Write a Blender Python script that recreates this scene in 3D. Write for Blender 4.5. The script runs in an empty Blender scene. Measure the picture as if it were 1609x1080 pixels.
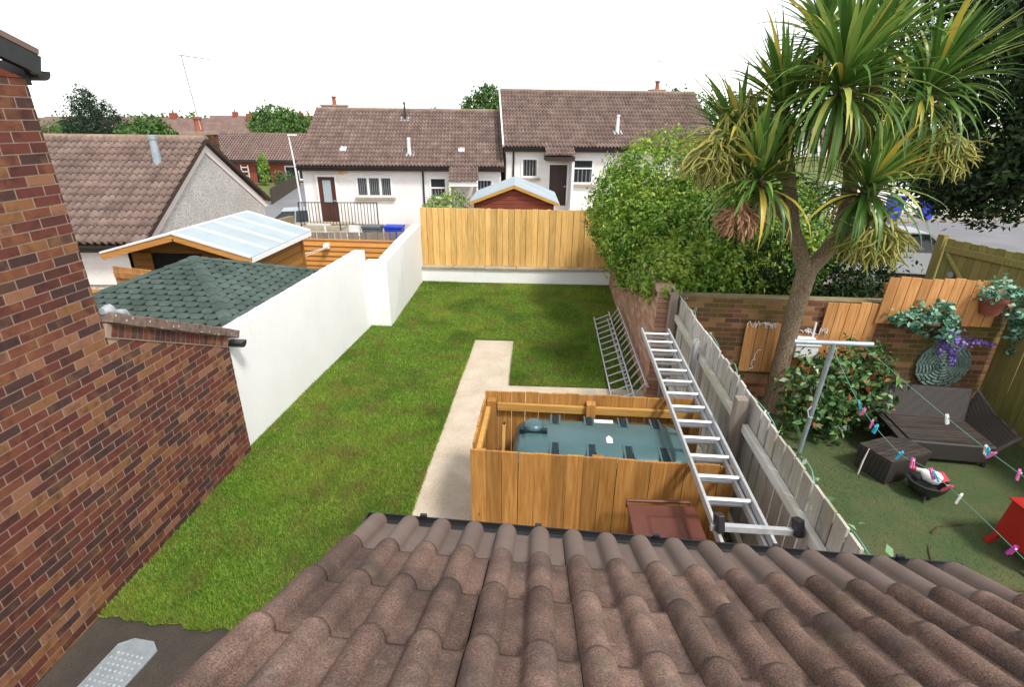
import bpy, bmesh, math, random
import numpy as np
from mathutils import Matrix, Vector
R = math.radians
rnd = random.Random(11)
rng = np.random.default_rng(11)
SC = bpy.context.scene
COL = SC.collection

# ------------------------------------------------------------------ camera
CAMH, PITCH, YAW, ROLL, FPX = 4.0, 22.9, 4.1, 0.7, 828.0
p_, y_, r_ = R(PITCH), R(YAW), R(ROLL)
fw = Vector((-math.sin(y_)*math.cos(p_), math.cos(y_)*math.cos(p_), -math.sin(p_)))
rt = Vector((math.cos(y_), math.sin(y_), 0)); up = rt.cross(fw)
rt2 = rt*math.cos(r_)+up*math.sin(r_); up2 = up*math.cos(r_)-rt*math.sin(r_)
cd = bpy.data.cameras.new('camera'); cam = bpy.data.objects.new('camera', cd); COL.objects.link(cam)
cd.sensor_width = 36; cd.lens = FPX/1609*36; cd.clip_start = .02; cd.clip_end = 6000
cam.matrix_world = Matrix(((rt2.x, up2.x, -fw.x, 0), (rt2.y, up2.y, -fw.y, 0), (rt2.z, up2.z, -fw.z, CAMH), (0, 0, 0, 1)))
SC.camera = cam
# ------------------------------------------------------------------ world, sun, exposure
SUN_EL, SUN_AZ = 55, 138          # azimuth measured clockwise from +Y (the garden's depth)
w = bpy.data.worlds.new('World'); SC.world = w; w.use_nodes = True
nt = w.node_tree; bg = nt.nodes['Background']
sky = nt.nodes.new('ShaderNodeTexSky'); sky.sky_type = 'NISHITA'; sky.sun_disc = False
sky.sun_elevation = R(SUN_EL); sky.sun_rotation = R(SUN_AZ)
sky.air_density = 1.0; sky.dust_density = .4; sky.ozone_density = 1.0
hs = nt.nodes.new('ShaderNodeHueSaturation'); hs.inputs['Saturation'].default_value = .15
nt.links.new(sky.outputs[0], hs.inputs['Color']); nt.links.new(hs.outputs[0], bg.inputs[0])
bg.inputs[1].default_value = 0.125
sd = bpy.data.lights.new('sun', 'SUN'); sun = bpy.data.objects.new('sun', sd); COL.objects.link(sun)
sd.energy = 1.5; sd.angle = R(10); sd.color = (1, .95, .88)
sdir = Vector((math.sin(R(SUN_AZ))*math.cos(R(SUN_EL)), math.cos(R(SUN_AZ))*math.cos(R(SUN_EL)), math.sin(R(SUN_EL))))
sun.rotation_euler = sdir.to_track_quat('Z', 'Y').to_euler(); sun.location = (0, -6, 20)
SC.view_settings.view_transform = 'Standard'; SC.view_settings.look = 'None'
SC.view_settings.exposure = 1.3; SC.view_settings.gamma = 1

# ------------------------------------------------------------------ materials
def lin(c):
    if isinstance(c, str):
        c = [int(c[i:i+2], 16)/255 for i in (0, 2, 4)]
        c = [x/12.92 if x <= .04045 else ((x+.055)/1.055)**2.4 for x in c]
    return (*c[:3], 1)
class NT:
    def __init__(s, name):
        s.m = bpy.data.materials.new(name); s.m.use_nodes = True; s.t = s.m.node_tree
        s.b = s.t.nodes['Principled BSDF']
    def n(s, typ, **kw):
        x = s.t.nodes.new('ShaderNode'+typ)
        for k, v in kw.items(): setattr(x, k, v)
        return x
    def l(s, a, b): s.t.links.new(a, b)
    def pos(s, scale=(1, 1, 1)):
        g = s.n('NewGeometry'); m = s.n('VectorMath', operation='MULTIPLY'); m.inputs[1].default_value = scale
        s.l(g.outputs['Position'], m.inputs[0]); return m.outputs[0]
    def noise(s, vec, scale, detail=4, rough=.6):
        n = s.n('TexNoise'); n.inputs['Scale'].default_value = scale; n.inputs['Detail'].default_value = detail
        n.inputs['Roughness'].default_value = rough; s.l(vec, n.inputs['Vector']); return n.outputs[0]
    def ramp(s, fac, stops, const=False):
        r = s.n('ValToRGB'); e = r.color_ramp.elements
        if const: r.color_ramp.interpolation = 'CONSTANT'
        while len(e) > 1: e.remove(e[-1])
        e[0].position = stops[0][0]; e[0].color = lin(stops[0][1])
        for p, c in stops[1:]:
            x = e.new(p); x.color = lin(c)
        s.l(fac, r.inputs[0]); return r.outputs[0]
    def rand(s):
        o = s.n('ObjectInfo'); a = s.n('Attribute', attribute_name='rnd')
        ad = s.n('Math', operation='ADD'); s.l(o.outputs['Random'], ad.inputs[0]); s.l(a.outputs['Fac'], ad.inputs[1])
        f = s.n('Math', operation='FRACT'); s.l(ad.outputs[0], f.inputs[0]); return f.outputs[0]
    def mix(s, a, b, fac, mode='MIX'):
        m = s.n('Mix', data_type='RGBA', blend_type=mode)
        for i, v in ((0, fac), (6, a), (7, b)):
            if hasattr(v, 'is_linked'): s.l(v, m.inputs[i])
            else: m.inputs[i].default_value = v if i == 0 else lin(v)
        return m.outputs[2]
    def vary(s, col, amt, rv=None):
        rv = rv or s.rand()
        mr = s.n('MapRange'); mr.inputs['To Min'].default_value = 1-amt; mr.inputs['To Max'].default_value = 1+amt; s.l(rv, mr.inputs[0])
        h = s.n('HueSaturation'); s.l(mr.outputs[0], h.inputs['Value']); s.l(col, h.inputs['Color']); return h.outputs[0]
    def bump(s, h, strength, dist=.01):
        b = s.n('Bump'); b.inputs['Strength'].default_value = strength; b.inputs['Distance'].default_value = dist
        s.l(h, b.inputs['Height']); s.l(b.outputs[0], s.b.inputs['Normal'])
    def fin(s, col, rough=.8, spec=.3, metal=0):
        if hasattr(col, 'is_linked'): s.l(col, s.b.inputs['Base Color'])
        else: s.b.inputs['Base Color'].default_value = lin(col)
        s.b.inputs['Roughness'].default_value = rough; s.b.inputs['Specular IOR Level'].default_value = spec
        s.b.inputs['Metallic'].default_value = metal; return s.m
def m_plain(name, c1, c2=None, scale=6, rough=.8, spec=.3, metal=0, vary=0, bump=0, bscale=60, stretch=(1, 1, 1), fine=None):
    n = NT(name); p = n.pos(stretch); c2 = c2 or c1
    col = n.ramp(n.noise(p, scale, 6), [(.3, c1), (.7, c2)])
    if fine: col = n.mix(col, n.ramp(n.noise(p, fine[0], 2), [(.35, (.5-fine[1],)*3), (.65, (.5+fine[1],)*3)]), 1.0, 'OVERLAY')
    if vary: col = n.vary(col, vary)
    if bump: n.bump(n.noise(p, bscale, 3), bump)
    return n.fin(col, rough, spec, metal)
def m_wood(name, c1, c2, c3, axis='z', vary=.15, knots=True, rough=.75, weather=None):
    n = NT(name); k = {'x': (.06, 1, 1), 'y': (1, .06, 1), 'z': (1, 1, .06)}[axis]
    rv = n.rand(); g = n.n('NewGeometry'); mu = n.n('VectorMath', operation='MULTIPLY'); mu.inputs[1].default_value = k
    ad = n.n('VectorMath', operation='ADD'); cb = n.n('CombineXYZ'); sc = n.n('Math', operation='MULTIPLY'); sc.inputs[1].default_value = 37
    n.l(rv, sc.inputs[0])
    for i in range(3): n.l(sc.outputs[0], cb.inputs[i])
    n.l(g.outputs['Position'], ad.inputs[0]); n.l(cb.outputs[0], ad.inputs[1]); n.l(ad.outputs[0], mu.inputs[0]); p = mu.outputs[0]
    gr = n.noise(p, 38, 5, .65)
    col = n.ramp(gr, [(.25, c1), (.5, c2), (.75, c3)])
    if knots:
        v = n.n('TexVoronoi'); v.inputs['Scale'].default_value = 3.2; m2 = n.n('VectorMath', operation='MULTIPLY')
        m2.inputs[1].default_value = [1.6 if q == 1 else .75 for q in k]; n.l(ad.outputs[0], m2.inputs[0]); n.l(m2.outputs[0], v.inputs['Vector'])
        kf = n.ramp(v.outputs['Distance'], [(.03, (1, 1, 1)), (.085, (0, 0, 0))])
        col = n.mix(col, c1, kf); col = n.mix(col, [x*.35 for x in lin(c1)[:3]], n.ramp(v.outputs['Distance'], [(.0, (.75,)*3), (.045, (0, 0, 0))]))
    if weather: col = n.mix(col, weather[0], n.ramp(n.noise(n.pos(), weather[1], 4), [(.42, (0, 0, 0)), (.68, (.9,)*3)]))
    col = n.vary(col, vary, rv); n.bump(gr, .25, .004)
    return n.fin(col, rough, .25)
MT = {}
def build_materials():
    # bricks: palette by piece
    n = NT('multi_brick'); rv = n.rand()
    c = n.ramp(rv, [(0, '6c3c32'), (.16, '5a352f'), (.32, '744635'), (.46, '4a3431'), (.6, '80583a'), (.7, '61362f'), (.82, '543b31'), (.92, '835b45')], True)
    p = n.pos(); c = n.mix(c, '33231f', n.ramp(n.noise(p, 9, 3), [(.5, (0, 0, 0)), (.75, (.75,)*3)])); c = n.mix(c, '9a7046', n.ramp(n.noise(p, 5, 3), [(.55, (0, 0, 0)), (.8, (.5,)*3)]))
    gr = n.noise(p, 160, 3); n.bump(gr, .35, .004); MT['brick'] = n.fin(n.vary(c, .12), .85, .25)
    n = NT('pale_brick'); c = n.ramp(n.rand(), [(0, 'b08672'), (.3, 'a37a66'), (.55, 'b99682'), (.8, '9c705c')], True); p = n.pos()
    n.bump(n.noise(p, 120, 3), .3, .004); MT['pbrick'] = n.fin(n.vary(n.mix(c, 'b99f86', n.ramp(n.noise(p, 3, 4), [(.45, (0, 0, 0)), (.75, (.6,)*3)])), .1), .9, .2)
    n = NT('mossy_brick'); c = n.ramp(n.rand(), [(0, '80553f'), (.3, '6b4737'), (.55, '946a4c'), (.8, '5b4033')], True); p = n.pos()
    mo = n.mix(c, '5d5a26', n.ramp(n.noise(p, 1.5, 4), [(.4, (0, 0, 0)), (.66, (.75,)*3)])); n.bump(n.noise(p, 120, 3), .3, .004); MT['mbrick'] = n.fin(n.vary(mo, .1), .9, .2)
    MT['mortar'] = m_plain('mortar', 'a38e7f', '8f7b6c', 8, .95, .1, bump=.3, bscale=200)
    MT['mortar_dark'] = m_plain('mortar_mossy', '94866c', '75694a', 3, .95, .1, bump=.3, bscale=200)
    # concrete roof tiles
    n = NT('granular_tile'); p = n.pos(); a = n.ramp(n.noise(p, 5, 5), [(.3, '5c4a43'), (.52, '755f55'), (.72, '8a7165')])
    f = n.noise(p, 210, 3, .75); a = n.mix(a, n.ramp(f, [(.36, (.15,)*3), (.5, (.48,)*3), (.66, (.9, .86, .83))]), .75, 'OVERLAY')
    a = n.mix(a, '9a9082', n.ramp(n.noise(p, 23, 5, .75), [(.6, (0, 0, 0)), (.72, (.55,)*3)]))
    a = n.mix(a, '4d4541', n.ramp(n.noise(p, 3.7, 6, .75), [(.48, (0, 0, 0)), (.66, (.75,)*3)]))
    a = n.mix(a, '6f6a4c', n.ramp(n.noise(p, 7.5, 6, .8), [(.58, (0, 0, 0)), (.72, (.6,)*3)])); n.bump(f, .6, .004); MT['tile'] = n.fin(n.vary(a, .2), .9, .2)
    MT['tile_smooth'] = m_plain('smooth_eave_tile', '6a5a52', '786860', 6, .6, .35, vary=.08, bump=.15, bscale=150)
    n = NT('weathered_tile'); p = n.pos(); a = n.ramp(n.noise(p, 2.2, 5), [(.3, '675650'), (.55, '7b6860'), (.75, '8d7a70')])
    a = n.mix(a, '433834', n.ramp(n.noise(p, 14, 4), [(.5, (0, 0, 0)), (.8, (.6,)*3)])); MT['ftile'] = n.fin(n.vary(a, .14), .85, .25)
    n = NT('distant_tile'); p = n.pos(); a = n.ramp(n.noise(p, 1.2, 4), [(.3, '6b5650'), (.7, '7f6a62')]); MT['dtile'] = n.fin(a, .9, .2)
    MT['ridge'] = m_plain('ridge_tile', '7d6a5a', '948170', 7, .9, .2, vary=.12, bump=.3)
    # renders
    n = NT('white_masonry_paint'); p = n.pos(); a = n.ramp(n.noise(p, 1.6, 5), [(.3, (.83, .83, .82)), (.7, (.88, .88, .87))])
    a = n.mix(a, 'b9b8b0', n.ramp(n.noise(n.pos((1, 1, .35)), 2.6, 6, .7), [(.6, (0, 0, 0)), (.78, (.55,)*3)])); n.bump(n.noise(p, 14, 5), .35, .012); MT['white'] = n.fin(a, .85, .2)
    n = NT('pebbledash'); p = n.pos(); v = n.n('TexVoronoi'); v.inputs['Scale'].default_value = 42; n.l(p, v.inputs['Vector'])
    a = n.ramp(v.outputs['Color'], [(.15, '9c9995'), (.5, 'b8b4b0'), (.85, 'cfcbc7')]); a = n.mix(a, '9c9891', n.ramp(n.noise(p, .9, 5), [(.45, (0, 0, 0)), (.75, (.6,)*3)]))
    n.bump(v.outputs['Distance'], .6, .01); MT['pebble'] = n.fin(a, .9, .2)
    n = NT('pale_roughcast'); p = n.pos(); v = n.n('TexVoronoi'); v.inputs['Scale'].default_value = 30; n.l(p, v.inputs['Vector'])
    a = n.ramp(n.noise(p, 1.3, 6, .7), [(.3, 'e0dbd6'), (.6, 'eeebe8'), (.8, 'f5f3f1')]); n.bump(v.outputs['Distance'], .5, .01); MT['rough'] = n.fin(a, .9, .2)
    MT['band'] = m_plain('smooth_band_paint', 'd8cdc6', 'e3dad5', 3, .8, .2)
    MT['trim'] = m_plain('white_upvc', (.8, .8, .8), None, 3, .4, .4)
    MT['blackp'] = m_plain('black_plastic', (.018, .018, .02), (.03, .03, .032), 8, .38, .45)
    MT['browntrim'] = m_plain('dark_brown_paint', '352823', '40302a', 6, .55, .35)
    MT['door'] = m_plain('brown_door', '4d2a22', '5a3127', 3, .45, .4, stretch=(1, 1, .1))
    n = NT('window_glass'); MT['glass'] = n.fin((.05, .06, .07), .05, .6); n.b.inputs['Alpha'].default_value = .35
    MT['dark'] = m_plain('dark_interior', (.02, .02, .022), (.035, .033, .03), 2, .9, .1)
    MT['lead'] = m_plain('lead_flashing', 'b4b8bc', '8f959c', 9, .5, .4, bump=.3, bscale=30)
    MT['terracotta'] = m_plain('terracotta', '8a5040', '9a604e', 8, .85, .2)
    MT['redbrickfar'] = m_plain('far_red_brick', '8a4a3c', '9a5646', 4, .9, .2, fine=(30, .12))
    # timber
    MT['pine'] = m_wood('new_pine', 'b98a48', 'd4aa66', 'e4c385', 'z', .2)
    MT['amber'] = m_wood('treated_amber', '845a2c', 'a5763c', 'bc9154', 'z', .18)
    MT['amber_y'] = m_wood('treated_rail', 'a67a3a', 'bb8f4c', 'cfa866', 'x', .1)
    MT['grey'] = m_wood('silvered_timber', '96928c', 'b6b2ac', 'cecbc5', 'z', .16, True, .85, ('98947c', .9))
    MT['grey_y'] = m_wood('silvered_rail', 'b5b1a8', 'd0ccc4', 'e2dfd8', 'y', .1, True, .85, ('b0ab88', 1.3))
    MT['orange'] = m_wood('orange_stain', '9a6a3e', 'b98450', 'cc9c6a', 'z', .16)
    MT['orange_x'] = m_wood('orange_cladding', 'b0763a', 'c68a48', 'd49f60', 'x', .12, False)
    MT['moss'] = m_wood('mossy_timber', '6b6536', '8a844c', 'a39c62', 'z', .16, True, .85, ('8f7c4a', 1.4))
    MT['shedred'] = m_wood('red_brown_boards', '6b3527', '7d4030', '8d4e3b', 'x', .1, False)
    MT['summer'] = m_wood('summerhouse_boards', '7d5426', '946731', 'a87a40', 'x', .14, False)
    MT['greyfence'] = m_wood('weathered_picket', '6f665c', '857b70', '998f84', 'z', .15, False)
    MT['darkfence'] = m_wood('dark_palisade', '3d332d', '4a3f37', '574a41', 'z', .15, False)
    # ground
    n = NT('lawn_soil'); p = n.pos(); a = n.ramp(n.noise(p, 1.1, 6), [(.3, '3d4f1e'), (.55, '4a5e26'), (.75, '5d6c30')]); a = n.mix(a, '5d4f2c', n.ramp(n.noise(p, 3.1, 5), [(.56, (0, 0, 0)), (.74, (.7,)*3)]))
    n.bump(n.noise(p, 60, 3), .6, .02); MT['lawn'] = n.fin(a, .95, .1)
    def leafmat(name, stops, patch=None, rough=.55, trans=.25, spec=.3):
        n = NT(name); c = n.ramp(n.rand(), stops)
        for pc in ([patch] if patch and isinstance(patch[0], str) else patch or []): c = n.mix(c, pc[0], n.ramp(n.noise(n.pos(), pc[1], 5), [(.48, (0, 0, 0)), (.66, (pc[2],)*3)]))
        m = n.fin(c, rough, spec); tr = n.n('BsdfTranslucent'); n.l(c, tr.inputs[0]); mx = n.n('MixShader'); mx.inputs[0].default_value = trans
        out = n.t.nodes['Material Output']; n.l(n.b.outputs[0], mx.inputs[1]); n.l(tr.outputs[0], mx.inputs[2]); n.l(mx.outputs[0], out.inputs[0]); return m
    MT['grass'] = leafmat('grass_blade', [(0, '527c22'), (.4, '6c982c'), (.75, '8cae3e'), (1, 'b8be62')], [('a9ae4e', .5, .6), ('3c651a', .85, .65), ('8a7848', 2.6, .6)], .6, .3)
    MT['turf'] = leafmat('short_turf', [(0, '3c5634'), (.5, '4f6b42'), (1, '6b7f52')], ('75664a', 1.5, .75), .8, .2)
    MT['turfbase'] = m_plain('turf_base', '3f5636', '5c5d40', 1.6, .95, .1, bump=.4, bscale=90)
    MT['hedge'] = leafmat('hedge_leaf', [(0, '335a16'), (.35, '548326'), (.7, '80a83a'), (1, 'c0cc62')], ('b2c450', 1.2, .6), .45, .3, .4)
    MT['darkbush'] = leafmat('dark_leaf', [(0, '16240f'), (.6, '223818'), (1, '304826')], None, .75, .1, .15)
    MT['conifer'] = leafmat('conifer_spray', [(0, '14210d'), (.6, '20331a'), (1, '3c5228')], ('4a5f2c', 1.6, .5), .7, .15)
    MT['pine_far'] = leafmat('dark_far_leaf', [(0, '1c3020'), (.6, '2a4330'), (1, '3d5838')], None, .7, .15)
    MT['tree_far'] = leafmat('far_leaf', [(0, '37552a'), (.5, '4c6e33'), (1, '6a8a44')], None, .7, .2)
    MT['photinia'] = leafmat('glossy_leaf', [(0, '263f20'), (.4, '3c5f30'), (.75, '5d8348'), (.93, '86a162'), (.965, '94492f'), (1, 'b05a3c')], None, .3, .15, .5)
    MT['faux'] = leafmat('faux_foliage', [(0, '2f5a44'), (.5, '5f9478'), (1, 'a3c6b0')], None, .5, .15)
    MT['garland'] = leafmat('garland_leaf', [(0, '3d6a44'), (.5, '7fa878'), (1, 'd8e2cc')], None, .5, .15)
    MT['wisteria'] = leafmat('purple_flower', [(0, '6a50b0'), (.5, '8a6cc8'), (1, 'b09ade')], None, .6, .2)
    MT['sword'] = leafmat('sword_leaf', [(0, '3a5c24'), (.35, '557a34'), (.7, '7a9a4a'), (.88, 'a8b460'), (.95, 'cbb550'), (1, 'd6bc54')], None, .38, .25, .45)
    MT['deadleaf'] = leafmat('dry_leaf', [(0, '6d5538'), (.5, '8a7048'), (1, 'a88c5c')], None, .8, .1)
    MT['panicle'] = leafmat('seed_panicle', [(0, '7a7a3a'), (.5, '98964e'), (1, 'b5ae6a')], None, .8, .15)
    MT['panicle_old'] = leafmat('dry_panicle', [(0, '8a6248'), (.5, 'a67a5c'), (1, 'c09a78')], None, .8, .15)
    MT['shrublight'] = leafmat('light_shrub', [(0, '4a7a28'), (.5, '76a03c'), (.9, 'a4bc5c'), (1, 'b87848')], None, .5, .25)
    n = NT('cordyline_bark'); p = n.pos((1, 1, .45)); f = n.noise(p, 55, 4, .7); n.bump(f, 1, .02)
    MT['bark'] = n.fin(n.ramp(f, [(.3, '5d4d3e'), (.5, '85735f'), (.7, 'a8967f')]), .95, .1)
    MT['twig'] = m_plain('brown_bark', '4a3b2d', '5c4a39', 10, .95, .1, bump=.5)
    MT['concrete'] = m_plain('worn_concrete', 'b5a691', 'c9bcaa', 2.5, .9, .2, bump=.35, bscale=120, fine=(140, .13))
    MT['darkpave'] = m_plain('dark_paving', '3d3833', '4c463f', 3, .85, .25, bump=.3, fine=(90, .1))  # dark brown-grey tone, slightly mottled, over the whole paving
    MT['coping'] = m_plain('stained_coping', 'b3a994', '958973', 2.2, .9, .2, bump=.35, bscale=80, fine=(60, .12))
    MT['road'] = m_plain('asphalt', (.17, .17, .18), (.22, .22, .23), .5, .9, .2, bump=.2, bscale=90)
    MT['paving'] = m_plain('yard_paving', '9a9186', 'aaa196', 1.2, .9, .2)
    MT['field'] = m_plain('rough_ground', '5a6338', '6f7548', .05, .95, .1)
    MT['soil'] = m_plain('bed_soil', '3d3024', '4a3b2c', 3, .95, .1, bump=.5)
    # objects
    MT['alu'] = m_plain('aluminium', 'c9cbcc', 'b3b6b8', 20, .42, .5, .25)
    MT['galv'] = m_plain('galvanised_steel', 'a9b3b8', '8f9aa0', 12, .42, .5, .3)
    MT['tank'] = m_plain('green_tank_plastic', '3f5c5f', '4a686a', 2, .3, .55)
    MT['tankdark'] = m_plain('tank_recess', '16242a', '1c2c30', 2, .5, .3)
    MT['bin'] = m_plain('brown_bin_plastic', '5f382d', '6b4136', 4, .42, .4)
    MT['rattan'] = None
    n = NT('woven_rattan'); p = n.pos(); wv = n.n('TexWave', bands_direction='Z'); wv.inputs['Scale'].default_value = 22; wv.inputs['Distortion'].default_value = 1.2; n.l(p, wv.inputs['Vector'])
    wx = n.n('TexWave', bands_direction='X'); wx.inputs['Scale'].default_value = 14; n.l(p, wx.inputs['Vector'])
    a = n.mix(n.ramp(wv.outputs['Fac'], [(.2, '1f1b1a'), (.8, '48413d')]), n.ramp(wx.outputs['Fac'], [(.1, (.25,)*3), (.6, (.62,)*3)]), .7, 'OVERLAY')
    n.bump(wv.outputs['Fac'], .6, .01); MT['rattan'] = n.fin(a, .5, .4)
    MT['rattantop'] = m_wood('rattan_slats', '2c2725', '423b37', '5d554f', 'x', .15, False, .5)
    MT['red'] = m_plain('red_enamel', 'a01c18', 'ac2620', 4, .38, .45)
    MT['blackm'] = m_plain('black_enamel', (.015, .015, .016), (.03, .03, .03), 9, .4, .45)
    MT['wplastic'] = m_plain('white_plastic', (.78, .78, .77), (.7, .7, .69), 6, .45, .4)
    for k, c in dict(peg_blue='2aa3c9', peg_pink='d873b0', peg_white='e6e4e2', peg_red='c84a58', peg_mag='c03aa8').items(): MT[k] = m_plain(k, c, None, 3, .45, .4)
    MT['wire'] = m_plain('green_line', '5f8a7a', None, 3, .5, .4)
    MT['cord'] = m_plain('white_cord', 'd6d3cc', None, 3, .6, .3)
    MT['felt'] = m_plain('grey_roof_sheet', '98a6ac', 'a8b5ba', 1.5, .6, .35, bump=.1)
    n = NT('green_shingle'); p = n.pos(); a = n.ramp(n.noise(p, 3, 5), [(.3, '3c4a45'), (.7, '54625c')]); f = n.noise(p, 220, 2); a = n.mix(a, n.ramp(f, [(.35, (.35,)*3), (.65, (.65,)*3)]), .6, 'OVERLAY'); n.bump(f, .4, .004); MT['shingle'] = n.fin(n.vary(a, .13), .9, .2)
    MT['shinglebase'] = m_plain('shingle_underlay', '26312d', '2f3b37', 4, .95, .1)
    n = NT('lichen_tile'); p = n.pos(); v = n.n('TexVoronoi'); v.inputs['Scale'].default_value = 16; n.l(p, v.inputs['Vector'])
    a = n.ramp(n.noise(p, 14, 4), [(.3, '5f4f48'), (.7, '8a766b')]); a = n.mix(a, 'c9c2b4', n.ramp(v.outputs['Distance'], [(.12, (.9,)*3), (.2, (0, 0, 0))])); n.bump(n.noise(p, 90, 3), .5, .006); MT['lichen'] = n.fin(a, .9, .2)
    MT['jute'] = m_plain('teal_rope', '6f837b', '82968c', 20, .9, .2, vary=.1, bump=.6, bscale=120)
    MT['carwhite'] = m_plain('white_car_paint', (.72, .72, .72), None, 3, .25, .5)
    MT['carsilver'] = m_plain('silver_car_paint', 'aab2b6', None, 3, .3, .5, .4)
    MT['carglass'] = m_plain('car_glass', (.012, .016, .018), None, 3, .08, .6)
    MT['tyre'] = m_plain('tyre_rubber', (.02, .02, .02), None, 5, .8, .2)
    MT['blue'] = m_plain('blue_plastic', '2742b8', '3450c8', 4, .45, .4)
    MT['greybox'] = m_plain('grey_plastic', '5a6064', '666c70', 4, .5, .4)
build_materials()

# ------------------------------------------------------------------ mesh helpers
WL = {}
def wl(o): return WL.get(o.name, Vector((0, 0, 0))) if o else Vector((0, 0, 0))
def link(o, parent=None):
    COL.objects.link(o)
    if parent: o.parent = parent
def tag(o, label=None, cat=None, group=None, kind=None):
    for k, v in (('label', label), ('category', cat), ('group', group), ('kind', kind)):
        if v: o[k] = v
    return o
def thing(name, label, cat, loc=(0, 0, 0), group=None):
    o = bpy.data.objects.new(name, None); o.empty_display_size = .1; o.location = loc; link(o); WL[o.name] = Vector(loc)
    return tag(o, label, cat, group)
def frame(O, ang=0):
    return Matrix.Translation(Vector(O)) @ Matrix.Rotation(R(ang), 4, 'Z')
def np_mesh(name, V, F, rn=None, smooth=False):
    V = np.asarray(V, np.float32); F = np.asarray(F, np.int32); m = bpy.data.meshes.new(name); k = F.shape[1]
    m.vertices.add(len(V)); m.vertices.foreach_set('co', V.ravel()); m.loops.add(F.size); m.loops.foreach_set('vertex_index', F.ravel())
    m.polygons.add(len(F)); m.polygons.foreach_set('loop_start', np.arange(0, F.size, k, dtype=np.int32)); 
    if smooth: m.polygons.foreach_set('use_smooth', np.ones(len(F), bool))
    m.update(calc_edges=True)
    if rn is not None:
        a = m.attributes.new('rnd', 'FLOAT', 'FACE'); a.data.foreach_set('value', np.asarray(rn, np.float32))
    return m
def np_obj(name, mesh, mat, parent=None, label=None, cat=None, kind=None, group=None):
    mesh.materials.append(MT[mat]); o = bpy.data.objects.new(name, mesh); link(o, parent)
    if parent: o.location = -wl(parent); WL[o.name] = Vector((0, 0, 0))
    return tag(o, label, cat, group, kind)
class MB:
    def __init__(s, M=None): s.v = []; s.f = []; s.r = []; s.M = M or Matrix()
    def add(s, vs, fs, r=None):
        b = len(s.v); s.v += [s.M @ Vector(v) for v in vs]; s.f += [tuple(b+i for i in f) for f in fs]; s.r += [rnd.random() if r is None else r]*len(fs); return s
    def box(s, c, d, rot=None, r=None):
        x, y, z = [q/2 for q in d]; c = Vector(c); vs = [Vector((a, b, e)) for a in (-x, x) for b in (-y, y) for e in (-z, z)]
        if rot: vs = [rot @ v for v in vs]
        return s.add([c+v for v in vs], [(0, 1, 3, 2), (4, 6, 7, 5), (0, 4, 5, 1), (2, 3, 7, 6), (0, 2, 6, 4), (1, 5, 7, 3)], r)
    def b2(s, a, b, r=None): return s.box([(p+q)/2 for p, q in zip(a, b)], [abs(q-p) for p, q in zip(a, b)], None, r)
    def prism(s, poly, vec, r=None):
        n = len(poly); v = Vector(vec); P = [Vector(p) for p in poly]
        return s.add(P+[p+v for p in P], [tuple(range(n-1, -1, -1)), tuple(range(n, 2*n))]+[(i, (i+1) % n, n+(i+1) % n, n+i) for i in range(n)], r)
    def beam(s, p0, p1, wdt, hgt, upv=(0, 0, 1), r=None):
        p0, p1 = Vector(p0), Vector(p1); d = p1-p0; L = d.length; x = d.normalized(); y = Vector(upv).cross(x).normalized(); z = x.cross(y)
        return s.box((p0+p1)/2, (L, wdt, hgt), Matrix((x, y, z)).transposed(), r)
    def tube(s, pts, rad, n=8, cap=True, r=None):
        P = [Vector(p) for p in pts]; m = len(P); rad = rad if isinstance(rad, (list, tuple)) else [rad]*m; vs = []; u = None
        for i, p in enumerate(P):
            t = (P[min(i+1, m-1)]-P[max(i-1, 0)]).normalized()
            if u is None: u = t.orthogonal().normalized()
            u = (u-t*u.dot(t)).normalized(); w_ = t.cross(u)
            vs += [p+(u*math.cos(a)+w_*math.sin(a))*rad[i] for a in [2*math.pi*k/n for k in range(n)]]
        fs = [(i*n+k, i*n+(k+1) % n, (i+1)*n+(k+1) % n, (i+1)*n+k) for i in range(m-1) for k in range(n)]
        if cap: fs += [tuple(range(n-1, -1, -1)), tuple(range((m-1)*n, m*n))]
        return s.add(vs, fs, r)
    def lathe(s, c, prof, n=20, r=None):
        c = Vector(c); vs = [c+Vector((q*math.cos(2*math.pi*k/n), q*math.sin(2*math.pi*k/n), z)) for q, z in prof for k in range(n)]; m = len(prof)
        return s.add(vs, [(i*n+k, i*n+(k+1) % n, (i+1)*n+(k+1) % n, (i+1)*n+k) for i in range(m-1) for k in range(n)]+[tuple(range(n-1, -1, -1)), tuple(range((m-1)*n, m*n))], r)
    def mesh(s, name, off=Vector((0, 0, 0)), smooth=False):
        m = bpy.data.meshes.new(name); m.from_pydata([v-off for v in s.v], [], s.f); a = m.attributes.new('rnd', 'FLOAT', 'FACE'); a.data.foreach_set('value', s.r)
        if smooth:
            m.polygons.foreach_set('use_smooth', [True]*len(m.polygons))
        m.update(); return m
    def build(s, name, mat, parent=None, smooth=False, bevel=0, label=None, cat=None, kind=None, group=None):
        off = wl(parent); m = s.mesh(name, off, smooth); m.materials.append(MT[mat]); o = bpy.data.objects.new(name, m); link(o, parent)
        if parent: WL[o.name] = off
        if bevel:
            b = o.modifiers.new('bevel', 'BEVEL'); b.width = bevel; b.segments = 2; b.limit_method = 'ANGLE'
        if smooth:
            e = o.modifiers.new('split', 'EDGE_SPLIT'); e.split_angle = R(50)
        return tag(o, label, cat, group, kind)
def project(P):
    v = Vector(P)-Vector((0, 0, CAMH)); d = v.dot(fw)
    if d < .05: return None
    return 804.5+FPX*v.dot(rt2)/d, 540-FPX*v.dot(up2)/d, d
def rank(centres):
    out = []
    for i, c in enumerate(centres):
        q = project(c); ok = q and -40 < q[0] < 1649 and -40 < q[1] < 1120
        out.append(((0 if ok else 1), q[2] if q else 99, i))
    return [i for _, _, i in sorted(out)]
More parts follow.
